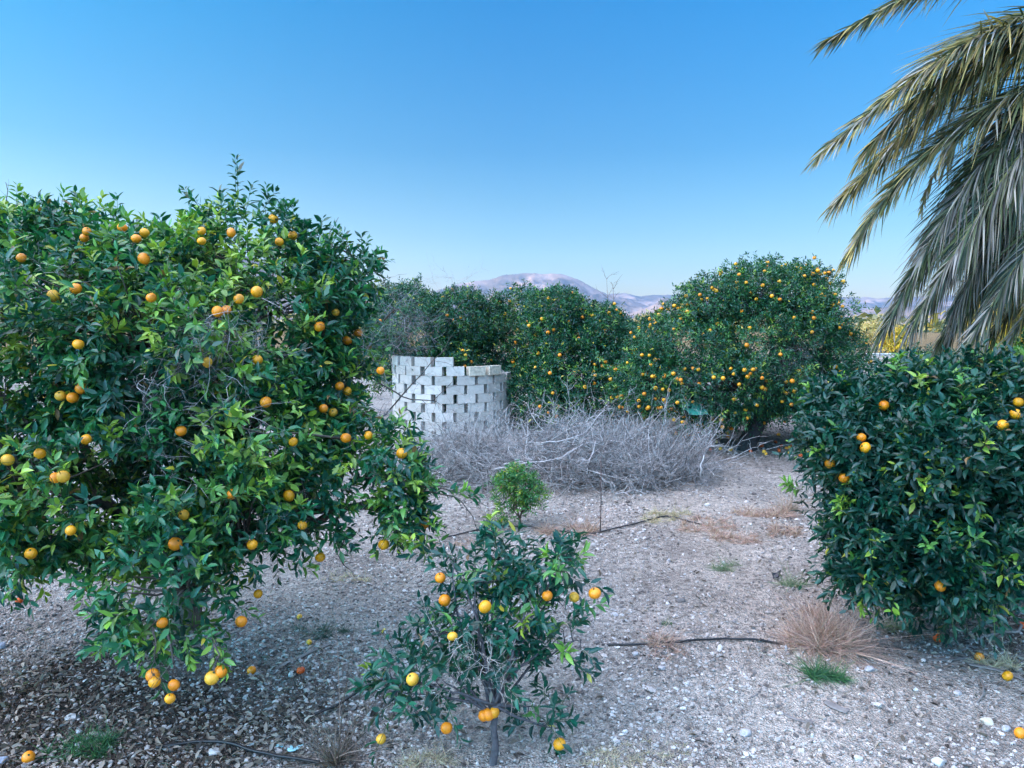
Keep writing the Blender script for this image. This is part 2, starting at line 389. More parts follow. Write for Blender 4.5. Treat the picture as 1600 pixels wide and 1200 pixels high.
def curve(p0, p1, k, sag=0.0, wob=.06, bend=None):
    p0, p1 = np.asarray(p0, float), np.asarray(p1, float)
    t = np.linspace(0, 1, k)[:, None]
    l = np.linalg.norm(p1-p0)
    m = (p0+p1)/2 + rng.normal(size=3)*wob*l + np.array([0, 0, -sag*l]) if bend is None else np.asarray(bend, float)
    P = (1-t)**2*p0 + 2*t*(1-t)*m + t*t*p1
    P[1:-1] += rng.normal(size=(k-2, 3))*.012*l
    return P
def lobe(px, py, Yd, rx, ry, rz):
    c = at(px, py, Yd); s = Yd/F
    return (c, np.array([rx*s, rz, ry*s]))
def front_hit(lobes, px, py):
    d = ray(px, py); d = d/np.linalg.norm(d); o = np.array([0, 0, CAMZ]); best = None
    for c, r in lobes:
        oo = (o-c)/r; dd = d/r
        A = dd@dd; B = oo@dd; C = oo@oo-1; q = B*B-A*C
        if q > 0:
            t = (-B-math.sqrt(q))/A
            if best is None or t < best: best = t
    if best is None:
        c = min(lobes, key=lambda l: np.linalg.norm(np.cross(l[0]-o, d))); best = (c[0]-o)@d
    return o+d*best
def crown_points(lobes, n, lo=.6, jit=.16, seed=1, back=.55, gap=.62):
    areas = np.array([ (r[0]*r[1]+r[1]*r[2]+r[0]*r[2]) for c, r in lobes]); areas /= areas.sum()
    out_p, out_d = [], []; tot = 0
    while tot < n:
        m = n*3
        k = rng.choice(len(lobes), m, p=areas)
        C = np.array([l[0] for l in lobes])[k]; Rr = np.array([l[1] for l in lobes])[k]
        u = rand_dirs(m)
        rr = 1-(1-lo)*rng.random(m)**1.6
        rr = rr*(1+jit*noise(u[:, 0]*2.4+k*7, u[:, 1]*2.4, u[:, 2]*2.4, seed)+jit*.8*noise(u[:, 0]*6+k*7, u[:, 1]*6, u[:, 2]*6, seed+4))
        p = C+u*Rr*rr[:, None]
        dn = nrm(u/Rr)
        ok = np.ones(m, bool)
        for j, (c, r) in enumerate(lobes):
            q = np.linalg.norm((p-c)/r, axis=1); ok &= ~((q < .62) & (k != j))
        ok &= (dn[:, 1] < .25) | (rng.random(m) < back)
        # clumps and gaps
        cl = noise(p[:, 0]*3.1, p[:, 1]*3.1, p[:, 2]*3.1, seed+9)
        ok &= rng.random(m) < np.clip(gap+cl*.9, .06, 1)
        ok &= p[:, 2] > gh(p[:, 0], p[:, 1])+.06
        out_p.append(p[ok]); out_d.append(dn[ok]); tot += ok.sum()
    return np.concatenate(out_p)[:n], np.concatenate(out_d)[:n]

# fruit
def orange_mesh(name, m, seg=16, rings=10, calyx=True):
    V = []; 
    for i in range(rings+1):
        th = math.pi*i/rings
        for j in range(seg):
            ph = 2*math.pi*j/seg
            r = math.sin(th)*(1+.012*math.sin(5*ph)*math.sin(th)); z = math.cos(th)*.94
            if i <= 1: z -= .05*(2-i)/2
            V.append((r*math.cos(ph), r*math.sin(ph), z))
    Fq = []
    for i in range(rings):
        for j in range(seg):
            a = i*seg+j; b = i*seg+(j+1) % seg; Fq.append((a, a+seg, b+seg, b))
    me = bpy.data.meshes.new(name); 
    nb = len(V)
    if calyx:
        V += [(.0, 0, .93)]+[(.20*math.cos(k*1.2566)*(1 if k % 1 == 0 else 1), .20*math.sin(k*1.2566), .93) for k in range(5)]
        V += [(.03, 0, 1.25), (-.02, .03, 1.25), (-.02, -.03, 1.25), (.03, 0, .9), (-.02, .03, .9), (-.02, -.03, .9)]
    faces = [tuple(f) for f in Fq]
    n0 = len(faces)
    if calyx:
        for k in range(5): faces.append((nb, nb+1+k, nb+1+(k+1) % 5))
        q = nb+6
        for k in range(3): faces.append((q+3+k, q+3+(k+1) % 3, q+(k+1) % 3, q+k))
    me.from_pydata(V, [], faces); me.materials.append(m); me.materials.append(M_calyx)
    for i, p in enumerate(me.polygons):
        p.use_smooth = True
        if i >= n0: p.material_index = 1
    me.update(); return me
OR_ME = [orange_mesh("orange", m) for m in M_or]
OR_LO = [orange_mesh("orange", m, 8, 6, False) for m in M_or]
def put_orange(p, parent=None, origin=(0, 0, 0), r=.04, shade=None, lo=False, name="orange", tilt=.5):
    if shade is None: shade = int(rng.choice([0, 0, 0, 1, 1, 2]))
    o = bpy.data.objects.new(name, (OR_LO if lo else OR_ME)[shade]); col.objects.link(o)
    if parent is not None: o.parent = parent
    o.location = tuple(np.asarray(p)-np.asarray(origin)); k = r*rng.uniform(.82, 1.1)
    o.scale = (k, k*rng.uniform(.95, 1.04), k*rng.uniform(.90, 1.04)); o.rotation_euler = (rng.normal()*tilt, rng.normal()*tilt, rng.uniform(0, 6.28))
    return o
def dead_twigs(name, parent, origin, pts, n, size, color=(.30, .28, .27), r0=.0022, mat_=None, spread=.6, updir=None):
    """wiry leafless twigs in a tangle round each point"""
    items = []
    pts = np.asarray(pts, float); k = rng.integers(0, len(pts), n)
    b = pts[k] + rng.normal(size=(n, 3))*size*spread*.5
    d = rand_dirs(n)
    if updir is not None: d = nrm(d+np.asarray(updir))
    items += twig_levels(b, d, size*rng.uniform(.5, 1.1, n), r0, color)
    V, fl, C = merge(items)
    return mesh_np(name, V, fl, mat_ or M_twig, parent, origin, C)
def twig_levels(b, d, L, r0, color, levels=2, kids=(4, 2), curl=.35):
    items = []; color = np.asarray(color, float)
    for lv in range(levels+1):
        n = len(b); t = np.linspace(0, 1, 5)[None, :, None]
        bend = rng.normal(size=(n, 1, 3))*curl; bend2 = rng.normal(size=(n, 1, 3))*curl*.4
        P = b[:, None]+(d[:, None]*t+bend*t*t*.6+bend2*np.sin(t*6.28)*.25)*L[:, None, None]
        rr = r0*(.62**lv)*(1-.6*t[..., 0])*np.ones((n, 1))*(.7+.6*rng.random((n, 1)))
        V, fl = tubes(P, rr, 4 if (lv == 0 and r0 > .004) else 3)
        c = color*(rng.uniform(.3, 1.4, (n, 1)))
        items.append((V, fl, np.repeat(c, len(V)//n, 0)))
        if lv < levels:
            kk = kids[min(lv, len(kids)-1)]
            j = rng.integers(1, 5, (n, kk)); ii = np.arange(n)[:, None]
            b2 = P[ii, j].reshape(-1, 3); T = nrm(P[ii, j]-P[ii, j-1]).reshape(-1, 3)
            d = nrm(T+rand_dirs(n*kk)*.85); L = np.repeat(L, kk)*rng.uniform(.3, .65, n*kk); b = b2
    return items

def citrus(name, label, cat, base, lobes, n_sp, ll=.08, sl=(.12, .28), nl=10, trunk_r=.09, fork=.5, limbs=12, conn=260,
           young=.08, yellow=.01, low=False, greens=GREENS, listed=(), rand_or=0, or_r=.04, lo_or=False, group=None, seed=1,
           dead=(), dead_n=0, dead_size=.3, lean=(0, 0), jit=.16, lo=.6, extra=(), bark=(.10, .085, .07), ystuff=False, droop=.25, back=.5, or_group=None, wr=.42,
           dead_col=(.30, .28, .27), or_shades=None, gap=.62):
    root = empty(name, base); tag(root, label, cat, group)
    base = np.asarray(base, float)
    P, Dn = crown_points(lobes, n_sp, lo=lo, jit=jit, seed=seed, back=back, gap=gap)
    hits = [front_hit(lobes, a, b) if len(q) == 0 else at(a, b, q[0]) for a, b, *q in listed]
    up = np.array([0, 0, 1.])
    d = nrm(Dn*.9 + up*(.35+.25*rng.random((len(P), 1))) + rng.normal(size=P.shape)*.45)
    L = rng.uniform(sl[0], sl[1], len(P))
    yg = .25+2.2*sstep(.1, .75, noise(P[:, 0]*1.9, P[:, 1]*1.9, P[:, 2]*1.9, seed+33)*.5+.5)
    items = []; st_items = []
    lf, st = sprigs(P, d, L, nl, ll, young=young, yellow=yellow, low=low, greens=greens, stems=not low, avoid=hits, ygain=yg, droop=droop, wr=wr)
    items.append(lf)
    if st: st_items.append(st)
    for (pts, dirs, ls, yv) in extra:       # long leading shoots that leave the crown
        lf, st = sprigs(np.array(pts), nrm(np.array(dirs, float)), np.array(ls), 16, ll*.9, young=yv, yellow=yellow, greens=greens, droop=.03)
        items.append(lf); st_items.append(st)
    V, fl, C = merge(items); mesh_np("crown", V, fl, M_leaf, root, base, C)
    # trunk, limbs, connecting twigs
    cen = np.mean([l[0] for l in lobes], 0)
    top = base+np.array([lean[0], lean[1], fork])
    ti = []
    tp = curve(base-np.array([0, 0, .05]), top, 7, wob=.05)
    V, fl = tubes(tp[None], np.linspace(1.25, .8, 7)[None]*trunk_r, 9); ti.append((V, fl, np.array(bark)))
    lp = []
    for i in range(limbs):
        c, r = lobes[i % len(lobes)]
        tgt = c + rand_dirs(1)[0]*r*.45
        cv = curve(tp[-1 if i % 3 else -2], tgt, 8, sag=-.10, wob=.10); lp.append(cv)
        V, fl = tubes(cv[None], np.linspace(.55, .12, 8)[None]*trunk_r, 6); ti.append((V, fl, np.array(bark)))
    V, fl, C = merge(ti); mesh_np("trunk", V, fl, M_bark, root, base, C)
    if conn:
        LP = np.concatenate([l[2:] for l in lp]); sel = rng.choice(len(P), min(conn, len(P)), replace=False)
        pc = []
        for s in sel:
            j = np.argmin(np.linalg.norm(LP-P[s], axis=1)); pc.append(curve(LP[j], P[s], 5, sag=.05, wob=.10))
        V, fl = tubes(np.array(pc), np.ones((len(pc), 1))*np.array([[.10, .08, .06, .045, .03]])*max(trunk_r, .05), 4)
        st_items.append((V, fl, np.array(bark)*.9))
    if st_items:
        V, fl, C = merge(st_items); mesh_np("twigs", V, fl, M_bark, root, base, C)
    k = 0
    for h in hits:
        put_orange(h+np.array([0, -.01, 0]), root, base, or_r, shade=(or_shades[k] if or_shades else None), lo=lo_or); k += 1
    if rand_or:
        sel = []
        tries = rng.permutation(len(P)); cl = noise(P[:, 0]*2.0, P[:, 1]*2.0, P[:, 2]*2.0, seed+71)
        outn = np.min([np.linalg.norm((P-c)/r, axis=1) for c, r in lobes], axis=0)
        for s in tries:
            if Dn[s, 1] < .25 and outn[s] > .84 and rng.random() < np.clip(.5+cl[s]*1.3, .04, 1): sel.append(s)
            if len(sel) >= rand_or: break
        # those facing the camera and furthest out go first: they become single parts
        pos = [P[s]+Dn[s]*ll*rng.uniform(.9, 1.7)+np.array([0, 0, -.03]) for s in sel]
        room = 100-k
        for p in pos[:room]: put_orange(p, root, base, or_r, lo=lo_or)
        rest = pos[room:]
        if rest:
            items = []
            src = OR_LO[1]; SV = np.array([v.co[:] for v in src.vertices]); SF = np.array([p.vertices[:] for p in src.polygons])
            for p in rest: items.append((SV*or_r*rng.uniform(.8, 1.05)+p, [SF]))
            V, fl, _ = merge(items); tag(mesh_np("orange_mass", V, fl, M_or[1], root, base), kind="stuff")
    if dead_n:
        dp = [at(*q) if len(q) == 3 else front_hit(lobes, *q) for q in dead]
        dead_twigs("dead_twigs", root, base, dp, dead_n, dead_size, dead_col)
    return root, P, Dn

# ------------------------------------------------------------------ block tank (dry-stacked ring of concrete blocks)
def block_mesh(m, seed=0):
    Lx, Ly, H = .372, .17, .1885
    import bmesh
    bm = bmesh.new()
    # outer shell with two vertical cores, and a recessed end
    xs_ = [-Lx/2, -Lx/2+.035, -.018, .018, Lx/2-.035, Lx/2]; ys_ = [-Ly/2, -Ly/2+.032, Ly/2-.032, Ly/2]
    def core(i, j): return j == 1 and i in (1, 3)
    def f(vs): 
        try: bm.faces.new([bm.verts.new(v) for v in vs])
        except ValueError: pass
    for i in range(5):
        for j in range(3):
            if core(i, j): 
                x0, x1, y0, y1 = xs_[i], xs_[i+1], ys_[j], ys_[j+1]
                for (a, b) in (((x0, y0), (x1, y0)), ((x1, y0), (x1, y1)), ((x1, y1), (x0, y1)), ((x0, y1), (x0, y0))):
                    f([(a[0], a[1], H), (b[0], b[1], H), (b[0], b[1], 0), (a[0], a[1], 0)])
            else:
                x0, x1, y0, y1 = xs_[i], xs_[i+1], ys_[j], ys_[j+1]
                f([(x0, y0, H), (x1, y0, H), (x1, y1, H), (x0, y1, H)]); f([(x0, y0, 0), (x0, y1, 0), (x1, y1, 0), (x1, y0, 0)])
    for (a, b) in (((xs_[0], ys_[0]), (xs_[5], ys_[0])), ((xs_[5], ys_[3]), (xs_[0], ys_[3]))):
        f([(a[0], a[1], 0), (b[0], b[1], 0), (b[0], b[1], H), (a[0], a[1], H)])
    for sx in (-1, 1):     # ends with a vertical groove
        x = sx*Lx/2; xi = x-sx*.012
        pts = [(x, ys_[0]), (x, ys_[1]), (xi, ys_[1]+.01), (xi, ys_[2]-.01), (x, ys_[2]), (x, ys_[3])]
        for a, b in zip(pts[:-1], pts[1:]):
            q = [(a[0], a[1], 0), (b[0], b[1], 0), (b[0], b[1], H), (a[0], a[1], H)]
            f(q if sx > 0 else q[::-1])
    bmesh.ops.remove_doubles(bm, verts=bm.verts, dist=1e-5)
    me = bpy.data.meshes.new("block"); bm.to_mesh(me); bm.free(); me.materials.append(m); return me
BC = at(706, 600, 17.25); BC[2] = 0; RB = 1.24; NB = 18
zb = float(gh(BC[0], BC[1]))-.02
wall = empty("concrete_block_wall", (BC[0], BC[1], zb))
tag(wall, "pale concrete blocks dry-stacked with gaps in a round stepped wall behind the brush pile", "block wall")
bme = block_mesh(M_block); tme = block_mesh(M_tan)
PITCHZ = .1935
backs = []
for cI in range(9):
    for k in range(NB):
        th = -math.pi/2 + (k+(.5 if cI % 2 else 0)-.13)*2*math.pi/NB + rng.normal()*.008     # -90deg faces the camera
        px_off = math.cos(th); facing = -math.sin(th)
        if cI == 8 and px_off > .10: continue
        if cI == 7 and px_off > (.74 if facing > 0 else .3): continue
        r = RB+rng.normal()*.006
        p = np.array([math.cos(th)*r, math.sin(th)*r, cI*PITCHZ+rng.normal()*.0006]); rz = th+math.pi/2+rng.normal()*.02
        me_ = tme if (cI == 7 and .44 < px_off < .74 and facing > 0) else bme
        if me_ is tme: p[:2] *= 1.035; rz += .05
        if facing > -.17:
            o = bpy.data.objects.new("block", me_); col.objects.link(o); o.parent = wall
            o.location = tuple(p); o.rotation_euler = (rng.normal()*.003, rng.normal()*.004, rz)
            if me_ is tme: o["label"] = "tan block sitting loose on the top step"
        else: backs.append((p, rz))
SV = np.array([v.co[:] for v in bme.vertices]); items = []
for p, rz in backs:
    c, s = math.cos(rz), math.sin(rz); V = np.stack([SV[:, 0]*c-SV[:, 1]*s+p[0], SV[:, 0]*s+SV[:, 1]*c+p[1], SV[:, 2]+p[2]], -1)
    fd = {}
    for q in bme.polygons: fd.setdefault(len(q.vertices), []).append(q.vertices[:])
    items.append((V, [np.array(v) for v in fd.values()]))
V, fl, _ = merge(items); tag(mesh_np("block_mass", V, fl, M_block, wall, (0, 0, 0), smooth=False), kind="stuff")

# ------------------------------------------------------------------ orange trees
def gp(px, py):      # point on the ground seen at a pixel
    d = ray(px, py); t = CAMZ/-d[2]; p = np.array([0, 0, CAMZ])+d*t
    for _ in range(6):
        t = (CAMZ-float(gh(p[0], p[1])))/-d[2]; p = np.array([0, 0, CAMZ])+d*t
    return p
def onG(x, y): return np.array([x, y, float(gh(x, y))])

LT = [lobe(60, 570, 5.7, 330, 215, 1.4), lobe(320, 540, 5.7, 220, 180, 1.3), lobe(385, 430, 5.9, 110, 95, .7), lobe(40, 435, 6.0, 170, 95, .9),
      lobe(215, 455, 6.0, 120, 80, .9), lobe(110, 400, 6.0, 60, 60, .5), lobe(465, 515, 5.8, 90, 115, .8), lobe(490, 590, 5.7, 72, 92, .6), lobe(405, 672, 5.3, 125, 108, .9),
      lobe(180, 740, 5.0, 260, 125, 1.0), lobe(255, 900, 4.35, 95, 105, .40), lobe(385, 825, 4.8, 88, 58, .45), lobe(616, 740, 5.0, 28, 62, .22),
      lobe(560, 680, 5.2, 34, 32, .3), lobe(628, 800, 5.0, 22, 45, .18), lobe(20, 800, 4.8, 130, 75, .7), lobe(485, 790, 4.9, 42, 60, .3), lobe(550, 420, 5.9, 30, 35, .3)]
lt_or = [(64, 708), (100, 744), (88, 746), (136, 686), (96, 618), (115, 621), (124, 538), (35, 403), (133, 372), (227, 364), (214, 373), (316, 361), (316, 377),
         (362, 364), (428, 342), (437, 378), (458, 368), (402, 456), (374, 467), (355, 484), (341, 487), (325, 566), (284, 673), (499, 511), (525, 488), (543, 532), (403, 562),
         (500, 510), (531, 603), (543, 611), (595, 579), (506, 638), (521, 644), (541, 684), (576, 680), (459, 690), (452, 774), (275, 849), (395, 850),
         (404, 927), (378, 970), (255, 972), (416, 628), (628, 708), (664, 819, 5.0), (332, 1058, 3.95), (346, 1048, 3.98), (240, 1054, 3.95), (243, 1064, 3.93), (273, 1069, 3.93), (267, 1090, 3.92),
         (120, 451), (112, 828), (85, 462), (288, 804), (600, 850, 4.9), (501, 870), (560, 520), (14, 718), (50, 864), (473, 820)]
ltb = onG(-2.75, 6.3)
tip = lambda a, b, Yd: at(a, b, Yd)
ex = [([at(372, 330, 5.7), at(368, 300, 5.7), at(382, 340, 5.7)], [(0.02, 0, 1), (.02, 0, 1), (.25, 0, 1)], [.36, .26, .25], .1),
      ([at(330, 330, 5.8), at(310, 322, 5.8)], [(-.9, 0, .55), (-.6, 0, .8)], [.26, .16], .1),
      ([at(415, 345, 5.8), at(430, 350, 5.8), at(455, 350, 5.8)], [(.05, 0, 1), (.4, 0, .9), (.2, 0, 1)], [.26, .18, .16], .1),
      ([at(185, 350, 6), at(95, 330, 6), at(125, 330, 6), at(25, 330, 6), at(150, 345, 6)], [(0, 0, 1), (.2, 0, 1), (-.2, 0, 1), (.1, 0, 1), (.3, 0, 1)], [.22, .18, .16, .2, .2], .3),
      ([at(540, 410, 5.9), at(568, 405, 5.9), at(510, 400, 5.9)], [(.1, 0, 1), (.2, 0, 1), (0, 0, 1)], [.18, .16, .15], .4),
      ([at(670, 770, 4.9), at(705, 778, 4.85), at(640, 755, 4.9), at(730, 778, 4.85)], [(1, 0, .15), (.8, 0, .5), (1, 0, .1), (.6, 0, .2)], [.16, .12, .2, .08], .5),
      ([at(625, 800, 4.9), at(618, 830, 4.85), at(632, 780, 4.9)], [(0, 0, -1), (.1, 0, -.8), (.5, 0, -.8)], [.2, .12, .2], .2),
      ([at(330, 985, 4.0), at(250, 980, 4.0), at(180, 985, 4.05), at(345, 1010, 3.98), at(210, 960, 4.05), at(290, 990, 4.0)], [(.1, 0, -1), (0, 0, -.8), (-.5, 0, -.6), (.1, 0, -1), (-.3, -.2, -.8), (.2, -.2, -.7)], [.2, .14, .14, .14, .16, .15], .95)]
left, PL, DL = citrus("orange_tree", "huge near orange tree filling the left of the picture, hanging to the ground", "orange tree", ltb, LT, 6600, gap=.52, wr=.46, ll=.083, sl=(.10, .26), nl=11,
       or_r=.0345, trunk_r=.11, fork=.55, limbs=22, conn=700, young=.27, yellow=.006, listed=lt_or, rand_or=10, seed=3, extra=ex, droop=.3,
       dead=[(370, 560), (330, 520), (400, 600), (340, 560), (390, 530), (20, 400, 5.7), (60, 440), (590, 560, 5.5), (250, 660), (300, 720), (600, 640, 5.2), (230, 620), (350, 640), (420, 780), (570, 770, 4.9)], dead_n=160, dead_size=.25, dead_col=(.33, .31, .30))
# bare branch ends sticking out of the left tree
bb = []
for q in ([(650, 770, 4.95), (705, 770, 4.9), (735, 800, 4.85), (752, 835, 4.85)], [(560, 745, 5.0), (650, 757, 4.95), (700, 765, 4.9), (765, 790, 4.85)],
          [(590, 600, 5.6), (640, 625, 5.5), (680, 625, 5.4), (705, 598, 5.4)], [(600, 650, 5.6), (645, 600, 5.5), (670, 570, 5.45), (700, 545, 5.4)],
          [(60, 450, 5.8), (30, 370, 5.8), (12, 320, 5.8), (8, 285, 5.8)], [(100, 400, 5.8), (60, 390, 5.8), (30, 340, 5.8), (2, 330, 5.8)],
          [(500, 430, 5.8), (508, 400, 5.8), (512, 370, 5.8), (525, 340, 5.8)], [(560, 440, 5.8), (580, 420, 5.8), (600, 435, 5.8), (603, 450, 5.8)],
          [(600, 500, 5.6), (620, 480, 5.5), (640, 500, 5.5), (660, 540, 5.5)], [(525, 800, 4.9), (535, 840, 4.85), (530, 870, 4.85), (545, 890, 4.8)],
          [(240, 980, 4.0), (244, 1010, 3.95), (240, 1035, 3.95), (241, 1050, 3.95)], [(260, 985, 4.0), (272, 1020, 3.95), (270, 1045, 3.93), (273, 1062, 3.93)], [(335, 1000, 4.0), (341, 1020, 3.96), (338, 1040, 3.95), (333, 1052, 3.95)]):
    bb.append([at(*v) for v in q])
bb = np.array(bb)
t4 = np.linspace(0, 3, 9); bbs = np.stack([np.stack([np.interp(t4, range(4), b[:, i]) for i in range(3)], -1) for b in bb]) + rng.normal(size=(len(bb), 9, 3))*.006
for b_ in bbs:
    V1, f1 = tubes(b_[None], np.linspace(.0065, .0018, 9)[None], 5); it = [(V1, f1, np.array([.09, .075, .065]))]
    bs = b_[3:8]; it += twig_levels(bs, nrm(rand_dirs(5)+nrm(b_[-1]-b_[0])*.9), rng.uniform(.07, .16, 5), .0018, (.12, .10, .09), 1, (2,))
    V, fl, C = merge(it); mesh_np("bare_branch", V, fl, M_bark, left, ltb, C)


RG = np.array([(.003, .045, .028), (.004, .054, .032), (.002, .036, .026), (.006, .066, .034)])
RT = [lobe(1458, 726, 5.9, 134, 116, 1.0), lobe(1400, 675, 5.9, 78, 58, .8), lobe(1540, 672, 6.0, 110, 85, .9), lobe(1420, 612, 6.0, 42, 26, .4), lobe(1505, 600, 6.1, 30, 22, .3), lobe(1445, 845, 5.7, 112, 75, .65),
      lobe(1352, 870, 5.6, 36, 42, .3), lobe(1318, 705, 5.8, 40, 62, .45), lobe(1620, 705, 6.3, 95, 88, .9), lobe(1335, 790, 5.7, 42, 45, .4), lobe(1468, 888, 5.8, 74, 42, .5),
      lobe(1315, 640, 6.0, 30, 25, .35)]
rtb = onG(3.4, 6.5)
ex = [([at(1255, 765, 5.7), at(1240, 762, 5.7)], [(-1, 0, .2), (-.8, 0, .5)], [.12, .08], 1.0), ([at(1520, 835, 5.15), at(1545, 830, 5.15)], [(-.5, -.5, .1), (.5, -.5, .2)], [.14, .14], .6),
      ([at(1440, 610, 5.3), at(1400, 590, 5.4)], [(-.3, -.2, .6), (.1, 0, 1)], [.12, .16], 1.0),
      ([at(1395, 590, 5.8), at(1330, 600, 5.8), at(1500, 575, 6), at(1440, 585, 5.9)], [(0, 0, 1), (-.2, 0, 1), (.2, 0, 1), (0, 0, 1)], [.16, .16, .16, .14], .3)]
citrus("orange_tree", "dense glossy dark green orange bush on the right, rounded and reaching the ground", "orange tree", rtb, RT, 5600, ll=.088, sl=(.08, .30), nl=11, trunk_r=.07, fork=.35,
       limbs=14, conn=150, young=.04, yellow=.001, greens=RG, listed=[(1351, 699), (1296, 724), (1380, 633), (1318, 746), (1565, 664), (1586, 647), (1590, 628), (1468, 915), (1345, 683)],
       or_shades=[1, 0, 0, 0, 1, 1, 1, 0, 0], seed=8, extra=ex, jit=.32, lo=.55, wr=.45, gap=.42)

ST = [lobe(665, 1050, 4.2, 82, 55, .28), lobe(640, 1080, 4.2, 55, 40, .22), lobe(800, 965, 4.4, 95, 60, .32), lobe(735, 900, 4.4, 40, 30, .2), lobe(715, 862, 4.45, 46, 16, .14),
      lobe(875, 880, 4.5, 40, 25, .2), lobe(890, 1000, 4.4, 42, 55, .28), lobe(760, 1040, 4.3, 80, 40, .28), lobe(850, 1120, 4.3, 40, 50, .18), lobe(720, 980, 4.35, 60, 50, .28), lobe(780, 880, 4.5, 40, 40, .2), lobe(820, 900, 4.5, 40, 30, .2)]
stb = gp(768, 1196)
citrus("small_orange_tree", "small sparse young orange tree with a thin trunk in the foreground centre", "orange tree", stb, ST, 270, ll=.085, sl=(.1, .2), nl=10, trunk_r=.021, fork=.36,
       limbs=24, conn=150, greens=RG*1.5, young=.07, yellow=.004, listed=[(688, 902), (695, 937), (758, 947), (645, 1060), (596, 1153, 4.15), (698, 1136, 4.15), (763, 1115), (755, 1117), (874, 1161, 4.2), (897, 932), (929, 926, 4.3), (855, 930), (707, 993), (772, 1112)],
       or_r=.035, seed=12, jit=.2, lo=.2, dead=[(740, 1040), (720, 1060), (780, 1050), (700, 1030)], dead_n=34, dead_size=.17, bark=(.09, .085, .09), dead_col=(.42, .38, .34), lean=(.02, 0), back=.9)

FG = np.array([(.010, .080, .040), (.016, .104, .042), (.006, .058, .036), (.028, .125, .040)])
MT = [lobe(1190, 530, 15, 120, 90, 2.0), lobe(1085, 560, 15, 90, 80, 1.5), lobe(1265, 560, 15.2, 62, 85, 1.3), lobe(1200, 470, 15, 85, 55, 1.3), lobe(1015, 600, 14.6, 55, 42, 1),
      lobe(1150, 605, 14.2, 130, 50, 1.2), lobe(1268, 600, 14.3, 50, 42, .9), lobe(1115, 480, 15.1, 50, 48, 1), lobe(1240, 480, 15, 55, 50, 1), lobe(1120, 635, 13.9, 50, 24, .7)]
mtb = gp(1163, 702)
citrus("orange_tree", "big round orange tree full of fruit on a dark forked trunk beyond the brush pile", "orange tree", mtb, MT, 13500, gap=1.0, ll=.08, sl=(.1, .26), nl=10, trunk_r=.16, fork=.55,
       limbs=16, conn=260, young=.06, yellow=.006, low=True, greens=FG, rand_or=300, or_r=.038, lo_or=True, seed=16, jit=.30,
       dead=[(1240, 560), (1215, 590), (1260, 540), (1100, 640, 13.6), (1085, 600), (1030, 620), (1250, 575)], dead_n=90, dead_size=.36, dead_col=(.15, .145, .15), lean=(.22, -.1), or_group=None, bark=(.045, .04, .04))
TA = [lobe(655, 540, 18, 80, 80, 1.6), lobe(715, 500, 18, 45, 45, 1.2), lobe(630, 500, 18.2, 50, 45, 1.1), lobe(690, 580, 17.6, 60, 60, 1.2)]
citrus("orange_tree", "dark orange tree with few fruit rising behind the round block wall", "orange tree", onG(-2.0, 18.4), TA, 7500, gap=.85, ll=.09, sl=(.1, .26), nl=9, trunk_r=.13, fork=.5, limbs=8, conn=100,
       young=.04, low=True, greens=FG, rand_or=26, or_r=.045, lo_or=True, seed=21, jit=.25, dead=[(640, 520), (620, 500), (650, 500, 16.2), (625, 480, 16.4), (700, 450, 17.5), (640, 550, 16)], dead_n=150, dead_size=.6, dead_col=(.30, .27, .30))
TB = [lobe(812, 530, 18.6, 75, 72, 1.1), lobe(892, 550, 17.2, 70, 75, 1.4), lobe(868, 484, 17, 40, 30, 1), lobe(770, 505, 18.6, 38, 36, .8), lobe(905, 610, 16.4, 68, 50, 1.0), lobe(935, 520, 17, 38, 40, 1), lobe(835, 610, 17.2, 40, 50, .8)]
citrus("orange_tree", "wide orange tree with many fruit in the back row right of the block wall", "orange tree", onG(1.2, 17.6), TB, 11000, gap=.85, ll=.088, sl=(.1, .26), nl=9, trunk_r=.15, fork=.5, limbs=12, conn=150,
       young=.06, low=True, greens=FG, rand_or=95, or_r=.041, lo_or=True, seed=26, jit=.25)
TC = [lobe(988, 570, 19, 50, 62, 1.3), lobe(1010, 545, 19.4, 35, 45, 1.1)]
citrus("orange_tree", "narrow shadowy orange tree glimpsed between the wide tree and the big round one", "orange tree", onG(2.9, 19.4), TC, 3000, ll=.09, sl=(.1, .26), nl=9, trunk_r=.12, fork=.5, limbs=6, conn=60,
       young=.03, low=True, greens=FG*.85, rand_or=14, or_r=.045, lo_or=True, seed=31, jit=.25)
TR = [lobe(1620, 640, 9.2, 75, 100, 1.0), lobe(1580, 610, 9.6, 45, 60, .7)]
citrus("orange_tree", "yellowish green orange tree at the right edge, behind the glossy bush and under the palm", "orange tree", onG(6.4, 9.6), TR, 1500, ll=.085, sl=(.1, .24), nl=10, trunk_r=.09, fork=.5, limbs=6, conn=60,
       young=.55, yellow=.03, low=False, greens=FG, listed=[(1587, 700), (1592, 565), (1584, 577), (1552, 603), (1560, 597)], or_r=.045, seed=36, jit=.25)
# row beyond, lower, seen only through gaps
for k, (x, y, hgt, lab) in enumerate([(-6.6, 13.5, 2.9, "orange tree behind the huge left one, seen only through gaps under its leaves"), (8.6, 15.5, 2.6, "low orange tree behind the dark bush, right of the big round tree")]):
    c = np.array([x, y, hgt*.55]); TL = [(c, np.array([1.7, 1.6, hgt*.42])), (c+np.array([.6, -.3, -.2]), np.array([1.2, 1.2, hgt*.36]))]
    if k == 1: TL = [(c-np.array([0, 0, .35]), np.array([1.1, 1.1, .75]))]
    citrus("orange_tree", lab, "orange tree", onG(x, y), TL, 1500 if k == 0 else 1300, ll=.09, sl=(.1, .26), nl=9, trunk_r=.12, fork=.5, limbs=6, conn=60, young=.06, low=True, greens=FG, rand_or=20, or_r=.045, lo_or=True, seed=41+k, jit=.2)

